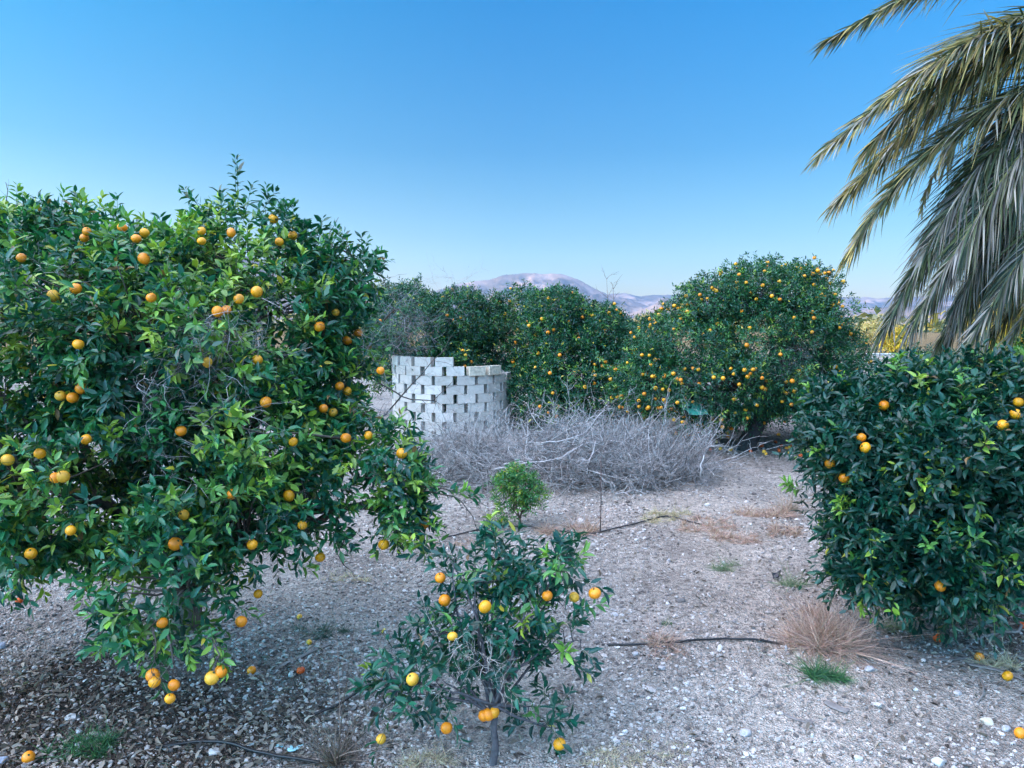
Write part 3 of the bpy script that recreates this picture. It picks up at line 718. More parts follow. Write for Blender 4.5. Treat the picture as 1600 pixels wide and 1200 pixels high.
# young bushy shrub on thin stems
SG = np.array([(.035, .17, .045), (.045, .20, .05), (.028, .14, .045)])
shb = gp(812, 824)
citrus("young_citrus_shrub", "bright green bushy sapling on thin stems in front of the brush pile", "shrub", shb, [lobe(812, 757, 9.3, 34, 26, .25), lobe(795, 780, 9.3, 20, 36, .15), lobe(830, 775, 9.3, 18, 22, .15)], 330, ll=.06, sl=(.06, .14), nl=10,
       trunk_r=.016, fork=.12, limbs=9, conn=60, young=.35, greens=SG, seed=44, jit=.15, lo=.3, wr=.34, back=.9, bark=(.12, .09, .07))

# ------------------------------------------------------------------ sunlit yellow trees beyond
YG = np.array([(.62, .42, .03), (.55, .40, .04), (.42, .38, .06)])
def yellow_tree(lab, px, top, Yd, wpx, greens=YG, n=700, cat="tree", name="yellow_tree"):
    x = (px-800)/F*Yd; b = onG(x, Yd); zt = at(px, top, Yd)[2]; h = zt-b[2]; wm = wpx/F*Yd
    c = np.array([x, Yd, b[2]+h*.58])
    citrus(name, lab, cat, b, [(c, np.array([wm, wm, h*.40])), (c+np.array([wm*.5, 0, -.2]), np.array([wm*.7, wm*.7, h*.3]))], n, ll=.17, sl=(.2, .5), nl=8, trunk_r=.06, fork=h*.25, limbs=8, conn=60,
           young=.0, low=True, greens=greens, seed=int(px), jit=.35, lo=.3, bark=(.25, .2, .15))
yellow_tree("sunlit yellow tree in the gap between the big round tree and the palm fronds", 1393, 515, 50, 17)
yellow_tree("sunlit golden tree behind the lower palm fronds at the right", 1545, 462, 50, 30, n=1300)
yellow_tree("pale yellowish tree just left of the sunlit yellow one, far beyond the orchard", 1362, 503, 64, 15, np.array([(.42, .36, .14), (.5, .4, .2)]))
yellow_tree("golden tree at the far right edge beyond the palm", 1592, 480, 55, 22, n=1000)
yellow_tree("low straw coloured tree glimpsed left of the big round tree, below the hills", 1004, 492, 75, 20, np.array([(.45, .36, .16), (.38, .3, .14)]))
# scrub on the plain far beyond the orchard
n = 900; y = 110*(14.0**rng.random(n)); x = rng.uniform(-.75, .85, n)*y; hgt = rng.uniform(1.5, 4.0, n)*(1+y/1500); m = 26
u = rand_dirs(n*m).reshape(n, m, 3); Pq = np.stack([x, y, gh(x, y)+hgt*.45], -1)[:, None]+u*hgt[:, None, None]*np.array([.9, .9, .5])*(rng.random((n, m, 1))**.4)
D = rand_dirs(n*m); D[:, 2] *= .5; ln = np.repeat(hgt*.45, m); cc = np.array([(.06, .085, .035), (.10, .11, .045), (.34, .26, .06), (.20, .17, .07)])[rng.choice(4, n, p=[.4, .3, .12, .18])]
V, fl, k = leaves(Pq.reshape(-1, 3), nrm(D), rand_dirs(n*m), ln, ln*.9, True)
tag(mesh_np("scrub", V, fl, M_leaf, None, (0, 0, 0), np.repeat(np.repeat(cc, m, 0), k, 0)), "distant scrub and trees on the sunlit plain", "scrub", kind="stuff")
# low boundary wall far off
pb = at(1392, 561, 42); wl = box_mesh("garden_wall", (-1.6, -.12, 0), (1.9, .12, .28), simple("pink_render", (.62, .45, .38), .9)); wl.location = (pb[0], 42, float(gh(pb[0], 42))-.02)
cp = box_mesh("coping", (-1.64, -.16, .283), (1.94, .16, .33), simple("white_coping", (.7, .66, .62), .9)); cp.parent = wl
tag(wl, "low pinkish wall far away in the gap beside the palm", "wall")
# bare sapling standing above the back row
bsb = onG(2.35, 18.7); pts = [at(952, 470, 18.7), at(950, 500, 18.7)]
bt = empty("bare_sapling", bsb); tag(bt, "thin leafless sapling poking above the back row of orange trees", "sapling")
cvs = np.array([curve(bsb, at(948, 436, 18.7), 8, wob=.01), curve(bsb+np.array([0, 0, 1.5]), at(958, 452, 18.7), 8, wob=.02)])
V, f = tubes(cvs, np.ones((2, 1))*np.linspace(.02, .005, 8)[None], 5); it = [(V, f, np.array([.2, .17, .15]))]
bs = cvs[:, 4:].reshape(-1, 3); it += twig_levels(np.repeat(bs, 2, 0), nrm(rand_dirs(len(bs)*2)*.7+np.array([0, 0, .9])), rng.uniform(.15, .35, len(bs)*2), .005, (.2, .17, .15), 1, (3,))
V, fl, C = merge(it); mesh_np("stem", V, fl, M_twig, bt, bsb, C)

# ------------------------------------------------------------------ palm
PC = at(1800, 90, 7.8)
pb = onG(PC[0], PC[1]); palm = empty("palm_tree", pb); tag(palm, "palm standing at the right edge, its drooping grey-green and straw fronds hanging into the sky", "palm")
tk = np.linspace(0, 1, 60); tr = .24+.03*np.abs(np.sin(tk*60))+.06*(1-tk)**3
tpth = pb[None]*(1-tk[:, None])+(PC-np.array([0, 0, .3]))[None]*tk[:, None]
V, f = tubes(tpth[None], tr[None], 14); mesh_np("trunk", V, f, M_bark, palm, pb, np.broadcast_to(np.array([.13, .10, .08]), (len(V), 3)))
def frond(pts, lmax=.66, straw=.3, npair=150, dens=1.0, seed=0, droop=.55, width=.0165, grey=False):
    pts = np.asarray(pts, float); k = len(pts)
    seg = np.concatenate([[0], np.cumsum(np.linalg.norm(np.diff(pts, axis=0), axis=1))]); seg /= seg[-1]
    # Catmull-like smoothing through interpolation on a cubic (np)
    tt = np.linspace(0, 1, 40); deg = min(3, k-1)
    cf = [np.polyfit(seg, pts[:, i], deg) for i in range(3)]
    pol = np.stack([np.polyval(c, tt) for c in cf], -1)
    def pos(t): return np.stack([np.interp(t, tt, pol[:, i]) for i in range(3)], -1)
    length = np.linalg.norm(np.diff(pol, axis=0), axis=1).sum()
    V, f = tubes(pol[None], np.linspace(.022, .004, 40)[None], 6)
    items = [(V, f, np.array([.20, .21, .10])*(1-straw*.3)+np.array([.1, .06, 0])*straw)]
    n = int(npair*2.3)
    t = np.linspace(.08, 1, n); t = np.concatenate([t, t+.004]); side = np.concatenate([np.ones(n), -np.ones(n)])
    t = np.clip(t+rng.normal(size=2*n)*.002, 0, 1)
    P = pos(t); T = nrm(pos(np.clip(t+.02, 0, 1))-pos(np.clip(t-.02, 0, 1)))
    up = np.array([0, 0, 1.]); sd = nrm(np.cross(T, up)); un = np.cross(sd, T)
    fw = .75+.8*t[:, None]**1.5
    D = nrm(T*fw + sd*side[:, None]*(.75-.25*t[:, None])*rng.uniform(.7, 1.2, (2*n, 1)) + un*.34*rng.uniform(-.5, 1, (2*n, 1)) + rng.normal(size=(2*n, 3))*.13)
    L = lmax*(.62+.55*np.sin(np.clip(t*1.25, 0, 1)*math.pi)**.8)*(1-.35*t**3)*rng.uniform(.85, 1.1, 2*n)
    m = 6; s = np.linspace(0, 1, m)[None, :, None]
    dr = droop*rng.uniform(.25, 1.5, (2*n, 1, 1))
    C = P[:, None]+D[:, None]*L[:, None, None]*s*(1-.15*dr*s) - up*L[:, None, None]*dr*s**2
    Tl = np.gradient(C, axis=1); Tl = nrm(Tl)
    B = nrm(np.cross(Tl, nrm(un[:, None]+rng.normal(size=(2*n, 1, 3))*.5))); Nn = np.cross(B, Tl)
    wd = 1.1*width*np.array([.35, .9, 1, .85, .55, .05])[None, :, None]*.5*rng.uniform(.8, 1.15, (2*n, 1, 1))
    A1 = C+B*wd+Nn*wd*.35; A2 = C-B*wd+Nn*wd*.35
    VV = np.stack([A1, C, A2], 2)        # (2n,m,3,3)
    idx = np.arange(2*n*m*3).reshape(2*n, m, 3)
    a = idx[:, :-1, :-1]; b = idx[:, :-1, 1:]; c = idx[:, 1:, 1:]; d = idx[:, 1:, :-1]
    Fq = np.stack([a, b, c, d], -1).reshape(-1, 4)
    gcol = np.array([(.06, .08, .045), (.085, .10, .045), (.04, .06, .045), (.13, .13, .08)]); scol = np.array([(.34, .25, .10), (.42, .31, .12), (.26, .20, .13), (.34, .31, .28)])
    if grey: scol = np.array([(.27, .23, .20), (.20, .175, .155), (.33, .28, .22), (.15, .135, .12)])
    isS = (rng.random(2*n) < straw*(.6+.9*(noise(t*9, side*3, seed, 5)*.5+.5)))
    cc = np.where(isS[:, None], scol[rng.integers(0, 4, 2*n)], gcol[rng.integers(0, 4, 2*n)])*rng.uniform(.75, 1.25, (2*n, 1))
    cc = cc[:, None]*(1+s*.0)+s**3*np.array([.10, .07, .015])*(0 if grey else 1)       # dried tips
    cv = np.repeat(cc, 3, 1).reshape(-1, 3)
    items.append((VV.reshape(-1, 3), [Fq], cv))
    V, fl, C = merge(items); mesh_np("frond", V, fl, M_palm, palm, pb, C)
def fpx(seq, **kw): frond([PC]+[at(*q) for q in seq], **kw)
fpx([(1640, -80, 7.6), (1500, -45, 7.3), (1390, 5, 7.1), (1300, 62, 7.0)], straw=.25, seed=1, droop=.3, lmax=.62)
fpx([(1660, 20, 7.4), (1540, 55, 7.1), (1430, 120, 6.9), (1290, 235, 6.7)], straw=.6, seed=2, droop=.25)
fpx([(1680, 40, 7.7), (1560, 90, 7.6), (1440, 180, 7.5), (1315, 310, 7.4)], straw=.5, seed=3, droop=.45)
fpx([(1680, 30, 7.5), (1570, 60, 7.3), (1460, 130, 7.2), (1360, 230, 7.1)], straw=.35, seed=13, droop=.5, npair=120)
fpx([(1680, 110, 7.4), (1560, 165, 7.2), (1450, 240, 7.1), (1335, 385, 7.0)], straw=.5, seed=4, droop=.28)
fpx([(1690, 110, 7.6), (1600, 140, 7.5), (1500, 215, 7.4), (1440, 330, 7.3)], straw=.85, seed=5, droop=.2, npair=60, lmax=.22)
fpx([(1690, 110, 7.5), (1590, 190, 7.3), (1490, 320, 7.1), (1385, 510, 7.0)], straw=.42, grey=True, seed=6, droop=.35)
fpx([(1700, 130, 7.3), (1620, 210, 7.0), (1520, 350, 6.8), (1430, 500, 6.7)], straw=.42, grey=True, seed=7, droop=.6)
fpx([(1710, 160, 7.7), (1640, 260, 7.6), (1560, 390, 7.5), (1480, 520, 7.4)], straw=.42, grey=True, seed=8, droop=.7)
fpx([(1720, 190, 7.2), (1660, 290, 6.9), (1590, 410, 6.7), (1510, 540, 6.6)], straw=.42, grey=True, seed=9, droop=.5)
fpx([(1740, 200, 7.9), (1690, 310, 8.0), (1620, 420, 8.1), (1550, 520, 8.1)], straw=.45, seed=10, droop=.5)
fpx([(1750, 230, 7.4), (1700, 330, 7.2), (1640, 430, 7.1), (1565, 550, 7.0)], straw=.75, seed=11, droop=.25, npair=110, lmax=.45)
fpx([(1690, 130, 7.9), (1600, 230, 8.0), (1530, 340, 8.1), (1450, 470, 8.1)], straw=.42, grey=True, seed=12, droop=.7)
fpx([(1690, 120, 7.6), (1610, 180, 7.6), (1530, 290, 7.6), (1420, 450, 7.6)], straw=.42, grey=True, seed=14, droop=.55)
fpx([(1710, 140, 7.4), (1640, 230, 7.2), (1570, 330, 7.1), (1500, 470, 7.0)], straw=.42, grey=True, seed=15, droop=.65)
fpx([(1720, 150, 7.8), (1660, 250, 7.9), (1610, 350, 7.9), (1540, 480, 7.9)], straw=.42, grey=True, seed=16, droop=.6)
for k in range(10):       # the far side of the crown, outside the frame
    a = -1.2+k*.33+rng.normal()*.05; dx, dy = math.cos(a), math.sin(a); e = rng.uniform(-.6, .5)
    frond([PC, PC+np.array([dx*.8, dy*.8, .7+e*.3]), PC+np.array([dx*1.7, dy*1.7, .6+e]), PC+np.array([dx*2.6, dy*2.6, -.3+e*1.6])], straw=.2, seed=30+k, droop=.5, npair=70)

# ------------------------------------------------------------------ brush pile
def heap(x, y):
    h = 0
    for cx, cy, rx, ry, hh in ((.8, 12.2, 1.35, 1.1, .98), (-.55, 12.4, 1.2, .9, .62), (1.9, 12.0, 1.1, 1.0, .62), (.1, 11.7, 1.3, .9, .62), (2.45, 12.0, .75, .8, .36)):
        q = ((x-cx)/rx)**2+((y-cy)/ry)**2
        h = np.maximum(h, hh*np.sqrt(np.clip(1-q, 0, 1)))
    return h
bp = onG(.9, 12.0); brush = empty("brush_pile", bp); tag(brush, "wide heap of cut grey leafless branches in front of the block wall and orange trees", "brush pile")
n = 1050; nb_ = 120; bx_ = rng.uniform(-1.8, 3.8, nb_); by_ = rng.uniform(11, 13.4, nb_); bd_ = rand_dirs(nb_); kb = rng.integers(0, nb_, n*4)
x = bx_[kb]+rng.normal(size=n*4)*.22; y = by_[kb]+rng.normal(size=n*4)*.22; h = heap(x, y); ok = (h > .05); kb = kb[ok][:n]
x, y, h = x[ok][:n], y[ok][:n], h[ok][:n]; n = len(x)
z = gh(x, y)+h*rng.uniform(.15, .92, n)
d = nrm(rand_dirs(n)*.65+bd_[kb]); d[:, 2] = np.abs(d[:, 2])*.5; gx = (heap(x+.1, y)-heap(x-.1, y))/.2; gy = (heap(x, y+.1)-heap(x, y-.1))/.2
d = nrm(d+np.stack([-gx*.25, -gy*.25, np.zeros(n)], -1)); d[:, 2] -= .12
L = rng.uniform(.25, .85, n)
it = twig_levels(np.stack([x, y, z], -1)-d*L[:, None]*.45, nrm(d), L, .0078, (.35, .335, .32), 2, (5, 4), .55)
V, fl, C = merge(it)
zg = gh(V[:, 0], V[:, 1])+.004; V[:, 2] = np.maximum(V[:, 2], zg)
mesh_np("twig_mass", V, fl, M_twig, brush, bp, C)
for q in ([(845, 692, 11.4), (880, 690, 11.3), (915, 675, 11.3), (945, 640, 11.4)], [(850, 722, 11.1), (880, 715, 11.0), (905, 695, 11.0), (930, 690, 11.1)], [(770, 735, 11.2), (820, 722, 11.0), (870, 718, 10.9), (900, 700, 11)],
          [(1095, 745, 10.9), (1097, 720, 10.9), (1102, 705, 11), (1112, 690, 11.1)], [(930, 690, 11), (925, 712, 10.9), (918, 722, 10.8), (908, 714, 10.8)], [(960, 790, 10.7), (975, 770, 10.7), (990, 765, 10.8), (1010, 780, 10.7)]):
    p = np.array([at(*v) for v in q]); p[:, 2] = np.maximum(p[:, 2], gh(p[:, 0], p[:, 1])+.02); t8 = np.linspace(0, 3, 9); pp = np.stack([np.interp(t8, range(4), p[:, i]) for i in range(3)], -1)+rng.normal(size=(9, 3))*.008
    V, f = tubes(pp[None], np.linspace(.013, .006, 9)[None], 6); it = [(V, f, np.array([.36, .34, .33]))]
    it += twig_levels(pp[3:8], nrm(rand_dirs(5)+nrm(pp[-1]-pp[0])*.8), rng.uniform(.15, .4, 5), .006, (.36, .34, .33), 1, (3,))
    V, fl, C = merge(it); o = mesh_np("branch", V, fl, M_twig, brush, bp, C)

# ------------------------------------------------------------------ gravel, litter, stones
ph = (1+5**.5)/2
ICO = nrm(np.array([(-1, ph, 0), (1, ph, 0), (-1, -ph, 0), (1, -ph, 0), (0, -1, ph), (0, 1, ph), (0, -1, -ph), (0, 1, -ph), (ph, 0, -1), (ph, 0, 1), (-ph, 0, -1), (-ph, 0, 1)], float))
ICF = np.array([(0, 11, 5), (0, 5, 1), (0, 1, 7), (0, 7, 10), (0, 10, 11), (1, 5, 9), (5, 11, 4), (11, 10, 2), (10, 7, 6), (7, 1, 8), (3, 9, 4), (3, 4, 2), (3, 2, 6), (3, 6, 8), (3, 8, 9), (4, 9, 5), (2, 4, 11), (6, 2, 10), (8, 6, 7), (9, 8, 1)])
def stones(P, size, flat=.5, color=None):
    n = len(P)
    sc = np.stack([size*rng.uniform(.7, 1.3, n), size*rng.uniform(.5, 1.0, n), size*flat*rng.uniform(.6, 1.3, n)], -1)
    V = ICO[None]*(1+rng.normal(size=(n, 12, 1))*.16)*sc[:, None]
    a = rng.uniform(0, 6.28, n); c, s = np.cos(a)[:, None], np.sin(a)[:, None]; tl = rng.normal(size=(n, 1))*.25
    x, y, z = V[..., 0], V[..., 1], V[..., 2]; z = z+x*tl
    V = np.stack([x*c-y*s, x*s+y*c, z], -1)+P[:, None]
    Fq = (ICF[None]+(np.arange(n)*12)[:, None, None]).reshape(-1, 3)
    if color is None:
        base = np.array([(.40, .36, .32), (.31, .28, .255), (.50, .465, .43), (.19, .17, .155), (.38, .33, .29), (.43, .38, .34), (.12, .10, .09)])[rng.integers(0, 7, n)]
        color = base*rng.uniform(.7, 1.1, (n, 1))
    return V.reshape(-1, 3), [Fq], np.repeat(color, 12, 0)
def scatter(n, y0=3.3, y1=17, wide=.75, power=1.0):
    y = y0*(y1/y0)**rng.random(n); x = rng.uniform(-1, 1, n)*wide*y
    return x, y
x, y = scatter(120000); dn = noise(x*.8, y*.8, 0, 51)*.5+.5
path = np.exp(-((x-(1.9+.10*(y-5)))/(.55+.03*y))**2); ok = rng.random(len(x)) < np.clip(.15+1.2*dn, 0, 1)*(1-.6*mulch(x, y))*(1-.65*path); x, y = x[ok], y[ok]
sz = .0045+.012*rng.random(len(x))**2.4*(1+.5*dn[ok]); sz = np.where(rng.random(len(x)) < .006, sz*1.9, sz)
sz = sz*(.8+.05*y)
P = np.stack([x, y, gh(x, y)+sz*.22], -1); V, fl, C = stones(P, sz, .6)
tag(mesh_np("gravel", V, fl, M_stone, None, (0, 0, 0), C, smooth=False), "pale gravel scattered over the orchard soil", "gravel", kind="stuff")
# fallen leaves and chips
x, y = scatter(75000, 3.2, 16.5); mm = mulch(x, y); ok = rng.random(len(x)) < (.05+.95*mm)*(.35+.65*(noise(x*3, y*3, 0, 61)*.5+.5)); x, y = x[ok], y[ok]; n = len(x)
P = np.stack([x, y, gh(x, y)+rng.uniform(.002, .02, n)], -1); D = rand_dirs(n); D[:, 2] *= .35; D = nrm(D); Nn = nrm(np.array([0, 0, 1.])+rng.normal(size=(n, 3))*.45)
ln = rng.uniform(.025, .075, n)
V, fl, k = leaves(P, D, Nn, ln, ln*.42, False)
cc = np.array([(.15, .12, .09), (.08, .065, .05), (.28, .23, .18), (.05, .042, .036), (.30, .26, .21)])[rng.integers(0, 5, n)]*rng.uniform(.7, 1.3, (n, 1))
tag(mesh_np("fallen_leaves", V, fl, M_litter, None, (0, 0, 0), np.repeat(cc, k, 0)), "dry brown leaf litter under the orange trees", "leaf litter", kind="stuff")
# loose twigs on the ground
x, y = scatter(2600, 3.2, 15); ok = rng.random(len(x)) < (.18+.6*mulch(x, y)); x, y = x[ok], y[ok]; n = len(x)
a = rng.uniform(0, 6.28, n); d = np.stack([np.cos(a), np.sin(a), np.zeros(n)], -1)
it = twig_levels(np.stack([x, y, gh(x, y)+.008], -1), d, rng.uniform(.06, .24, n), .0022, (.28, .25, .22), 1, (1,), .25)
V, fl, C = merge(it); V[:, 2] = gh(V[:, 0], V[:, 1])+.004+np.clip(V[:, 2]-gh(V[:, 0], V[:, 1]), 0, .03)
tag(mesh_np("fallen_twigs", V, fl, M_twig, None, (0, 0, 0), C), "thin dry twigs strewn over the soil", "twigs", kind="stuff")

def big_stone(px, py, wpx, label, color, flat=.45, name="stone"):
    p = gp(px, py); s = wpx/F*p[1]*.5
    import bmesh
    bm = bmesh.new(); bmesh.ops.create_icosphere(bm, subdivisions=3, radius=1)
    V = np.array([v.co[:] for v in bm.verts]); Fq = np.array([[v.index for v in f.verts] for f in bm.faces]); bm.free()
    sd = int(px*7+py)
    for _ in range(9):          # chop facets so it reads as broken stone
        nn = rand_dirs(1)[0]; dd = rng.uniform(.62, .9); q = V@nn; V = np.where((q > dd)[:, None], V-nn*(q-dd)[:, None], V)
    V = V*(1+.05*fbm(V[:, 0]*2, V[:, 1]*2, V[:, 2]*2, sd, 3))[:, None]
    V = V*np.array([s, s*.8, s*flat]); a = rng.uniform(0, 3.1); c_, s_ = math.cos(a)*.3+.7*1, math.sin(a)*.25
    V = np.stack([V[:, 0]*c_-V[:, 1]*s_, V[:, 0]*s_+V[:, 1]*c_, V[:, 2]], -1)+p+np.array([0, 0, s*flat*.35])
    o = mesh_np(name, V, [Fq], M_stone, None, p, np.broadcast_to(np.array(color), (len(V), 3)), smooth=False); tag(o, label, name, "loose stones on the ground"); return o
WH = (.45, .43, .40); GR = (.36, .36, .37); LG = (.36, .34, .33)
for q in [(114, 1122, 32, "whitish flat stone in the dark leaf litter at the lower left", WH, .35), (124, 1146, 22, "greyer stone just below the whitish flat one in the leaf litter", GR, .4), (211, 1110, 26, "thin pale stone at the edge of the leaf litter, right of the whitish flat one", WH, .25),
          (4, 1012, 30, "dark grey stone cut by the left picture edge in the leaf litter", (.2, .21, .24), .5), (4, 1190, 36, "large grey stone in the bottom left corner", (.26, .28, .32), .4), (456, 1056, 15, "round pale stone touching the split red orange", WH, .8),
          (320, 1112, 14, "small dark stone left of centre on bare soil between hose and litter", (.14, .14, .16), .8), (335, 1177, 24, "pale stone under the curve of the hose at the lower left", WH, .5),
          (1228, 1016, 13, "upright pale stone at the end of the hose by the pink dry tuft", LG, 1.1), (1359, 1047, 38, "flat grey slab right of the green grass clump", GR, .25), (1164, 1147, 24, "pointed pale stone low in the picture right of the small tree", LG, .5),
          (1341, 1187, 24, "squarish pale blue-grey stone at the bottom edge on the right", WH, .5), (1034, 1045, 17, "oval pale stone below the small dry tuft on the hose", LG, .5), (1073, 1070, 24, "flat wide pale stone on the gravel, below and right of the oval one", WH, .3),
          (959, 962, 17, "pale stone right of the small orange tree's top fruit", LG, .45), (1142, 1097, 12, "small whitish stone in the middle of the front gravel", WH, .5), (1001, 1140, 15, "flat pale stone low in the gravel, right of the small tree's trunk", LG, .4),
          (964, 1162, 13, "rounded pale stone near the bottom beside the small tree's lowest fruit", LG, .8), (1269, 1151, 15, "pale angular stone below the flat wood chip", WH, .6), (992, 1023, 14, "rounded grey stone just below the hose beside the small tree", LG, .6),
          (1542, 1130, 30, "large cream stone at the lower right", (.50, .46, .37), .4), (1572, 1141, 18, "angular grey stone touching the large cream one", GR, .7), (1467, 1193, 38, "broad pale stone at the bottom edge right of the squarish one", WH, .35),
          (1443, 1034, 11, "round white stone under the right bush by a grey stick", WH, .8), (1431, 1079, 20, "flat pale stone left of the forked grey stick", WH, .4), (1496, 1084, 18, "pale stone below the forked grey stick", LG, .45), (1105, 790, 12, "pale stone by the foot of the brush pile at its right end", WH, .5),
          (994, 845, 10, "small white stone on the slope under the pink grass ridge", WH, .6), (1045, 878, 17, "grey-brown stone on the slope in mid gravel", GR, .45)]:
    big_stone(*q)

# ------------------------------------------------------------------ fallen oranges
for (px, py, rr, sh, lab) in [(45, 1190, .036, 0, "fallen orange in the bottom left corner on dark litter"), (393, 1052, .030, 0, "small fallen orange on litter between the hanging pair and the grey plank"),
        (470, 1053, .036, 3, "split reddish fallen orange beside a round pale stone"), (468, 967, .026, 2, "pale fallen orange on the soil above the grey plank"), (30, 942, .030, 3, "brownish fallen orange at the left edge under the huge tree"),
        (186, 903, .03, 2, "pale fallen orange on the ground seen below the huge tree's branches"), (483, 1007, .024, 2, "dull shrivelled fallen orange beside the upper end of the grey plank"), (1465, 1002, .034, 3, "bright red rotting orange just below the right bush"), (1530, 1032, .034, 0, "whole fallen orange beside the straw clump at the right"),
        (1574, 1062, .038, 1, "oblong fallen orange against the long grey frond stalk"), (1594, 1153, .040, 0, "half rotten orange cut by the right picture edge"), (1597, 982, .034, 3, "reddish fallen orange at the right edge by the dead frond"),
        (531, 1108, .03, 2, "dried brown fruit at the top of the dead weed stalk")]:
    if px == 531: continue
    p = gp(px, py); o = put_orange(p+np.array([0, 0, rr*.75]), None, (0, 0, 0), rr, sh, name="fallen_orange", tilt=1.5); tag(o, lab, "orange", "oranges fallen on the ground")
for k in range(46):
    x = rng.uniform(3.2, 6.0); y = rng.uniform(13.4, 15.6); p = onG(x, y)
    o = put_orange(p+np.array([0, 0, .025]), None, (0, 0, 0), .036, int(rng.choice([0, 3, 3, 2])), lo=True, name="fallen_orange", tilt=1.5)
    tag(o, "small fallen orange on the shaded soil beneath the big round orange tree", "orange", "windfalls under the big round tree")

# ------------------------------------------------------------------ grass tufts
def tuft(px, py, wpx, hpx, n, cols, label, name="dry_grass_tuft", cat="dry grass", depth=.6, kind=None, lean=.9, wid=.0022, group=None):
    p = gp(px, py); s = p[1]/F; W = wpx*s*.5; H = hpx*s
    a = rng.uniform(0, 6.28, n); r = np.sqrt(rng.random(n))*(.7+.5*noise(np.cos(a)*1.5, np.sin(a)*1.5, px, 4))
    ns = max(3, int(wpx/5)); sa = rng.uniform(0, 6.28, ns); sr = np.sqrt(rng.random(ns)); sk = rng.integers(0, ns, n); sh = rng.uniform(.35, 1.2, ns)
    bx = p[0]+np.cos(sa[sk])*sr[sk]*W+rng.normal(size=n)*W*.07; by = p[1]+(np.sin(sa[sk])*sr[sk]*W+rng.normal(size=n)*W*.07)*depth; bz = gh(bx, by)
    d = nrm(np.stack([np.cos(a)*r*lean*.5+rng.normal(size=n)*.8, np.sin(a)*r*lean*.5+rng.normal(size=n)*.8, np.ones(n)*.9], -1))
    L = H*rng.uniform(.5, 1.25, n)*sh[sk]; m = 5; t = np.linspace(0, 1, m)[None, :, None]
    C = np.stack([bx, by, bz], -1)[:, None]+d[:, None]*L[:, None, None]*t+rng.normal(size=(n, 1, 3))*.75*L[:, None, None]*t**2
    C[..., 2] -= (L[:, None]*.45*t[..., 0]**2); C[..., 2] = np.maximum(C[..., 2], gh(C[..., 0], C[..., 1])+.003)
    B = nrm(np.cross(d, rand_dirs(n)))[:, None]*(wid*np.array([1, 1, .8, .6, .15]))[None, :, None]*max(1, p[1]/6)
    VV = np.stack([C-B, C+B], 2); idx = np.arange(n*m*2).reshape(n, m, 2)
    Fq = np.stack([idx[:, :-1, 0], idx[:, :-1, 1], idx[:, 1:, 1], idx[:, 1:, 0]], -1).reshape(-1, 4)
    cc = np.array(cols)[rng.integers(0, len(cols), n)]*rng.uniform(.75, 1.25, (n, 1))
    o = mesh_np(name, VV.reshape(-1, 3), [Fq], M_grass, None, p, np.repeat(cc, m*2, 0)); tag(o, label, cat, group, kind); return o
PINK = [(.48, .33, .27), (.40, .26, .21), (.56, .42, .33), (.30, .20, .17), (.46, .30, .25)]; STRAW = [(.48, .40, .26), (.40, .32, .22), (.55, .47, .33)]; GRN = [(.05, .14, .06), (.07, .18, .06), (.04, .11, .06)]; GYG = [(.16, .22, .13), (.22, .26, .16)]
gt = "grass tufts on the orchard floor"
tuft(1283, 1012, 116, 52, 4500, PINK, "large pinkish dry grass clump at the hose end, left of the right bush", group=gt)
tuft(1330, 1022, 60, 22, 500, PINK, "small straggling part-flattened pink tuft right of the large pinkish clump", group=gt)
tuft(1272, 962, 50, 22, 350, PINK, "thin pink tuft just above the large pinkish clump", group=gt)
tuft(1034, 1006, 48, 26, 420, PINK, "small pink dry tuft growing over the middle of the hose", group=gt)
tuft(1045, 1020, 70, 9, 260, PINK, "flattened dry grass patch just under the small pink tuft", group=gt)
tuft(890, 832, 90, 22, 800, PINK, "pink dry grass patch right of the bright green sapling", group=gt)
tuft(1040, 812, 75, 12, 600, STRAW, "straw coloured grass crest on the low earth ridge", group=gt)
tuft(1105, 826, 100, 15, 850, PINK, "pinkish grass strip sloping down the right side of the earth ridge", group=gt)
tuft(1160, 843, 90, 14, 700, PINK, "lowest pinkish grass patch at the right foot of the earth ridge", group=gt)
tuft(1195, 808, 95, 20, 800, PINK, "pinkish grass patch behind the ridge, near the path", group=gt)
tuft(1225, 832, 70, 16, 450, PINK, "pinkish grass patch beside the path, near the right bush", group=gt)
tuft(720, 850, 110, 9, 350, PINK, "thin pink grass behind the top of the small orange tree", group=gt)
tuft(1562, 1040, 60, 20, 500, STRAW, "straw clump between the two whole fallen oranges at the right", group=gt)
tuft(1010, 1185, 180, 14, 700, STRAW, "wide thin straw grass patch at the bottom edge right of the small tree", group=gt, wid=.0013)
tuft(940, 1190, 90, 16, 300, STRAW, "wispy straw grass at the foot of the small orange tree, right side", group=gt, wid=.0013)
tuft(660, 1194, 110, 20, 500, STRAW, "wispy straw grass at the bottom edge left of the small tree's trunk", group=gt, wid=.0013)
tuft(545, 905, 80, 9, 260, STRAW, "low straw grass on the soil under the hanging right strand of the huge tree", group=gt)
tuft(1284, 1060, 36, 30, 500, GRN, "dark green grass clump below the large pinkish one", "green_grass_tuft", "green grass", group=gt, lean=.5)
tuft(1308, 1062, 24, 22, 250, GRN, "smaller green tuft beside the dark green grass clump", "green_grass_tuft", "green grass", group=gt, lean=.5)
tuft(125, 1172, 110, 26, 1000, GRN, "sprawling dark green grass in the leaf litter at the lower left", "green_grass_tuft", "green grass", group=gt, lean=1.2)
tuft(1040, 975, 26, 10, 120, GRN, "tiny green sprout behind the small pink tuft on the hose", "green_grass_tuft", "green grass", group=gt)
tuft(1240, 915, 40, 22, 220, GYG, "wispy grey-green weed beside the black scrap", "green_grass_tuft", "green grass", group=gt)
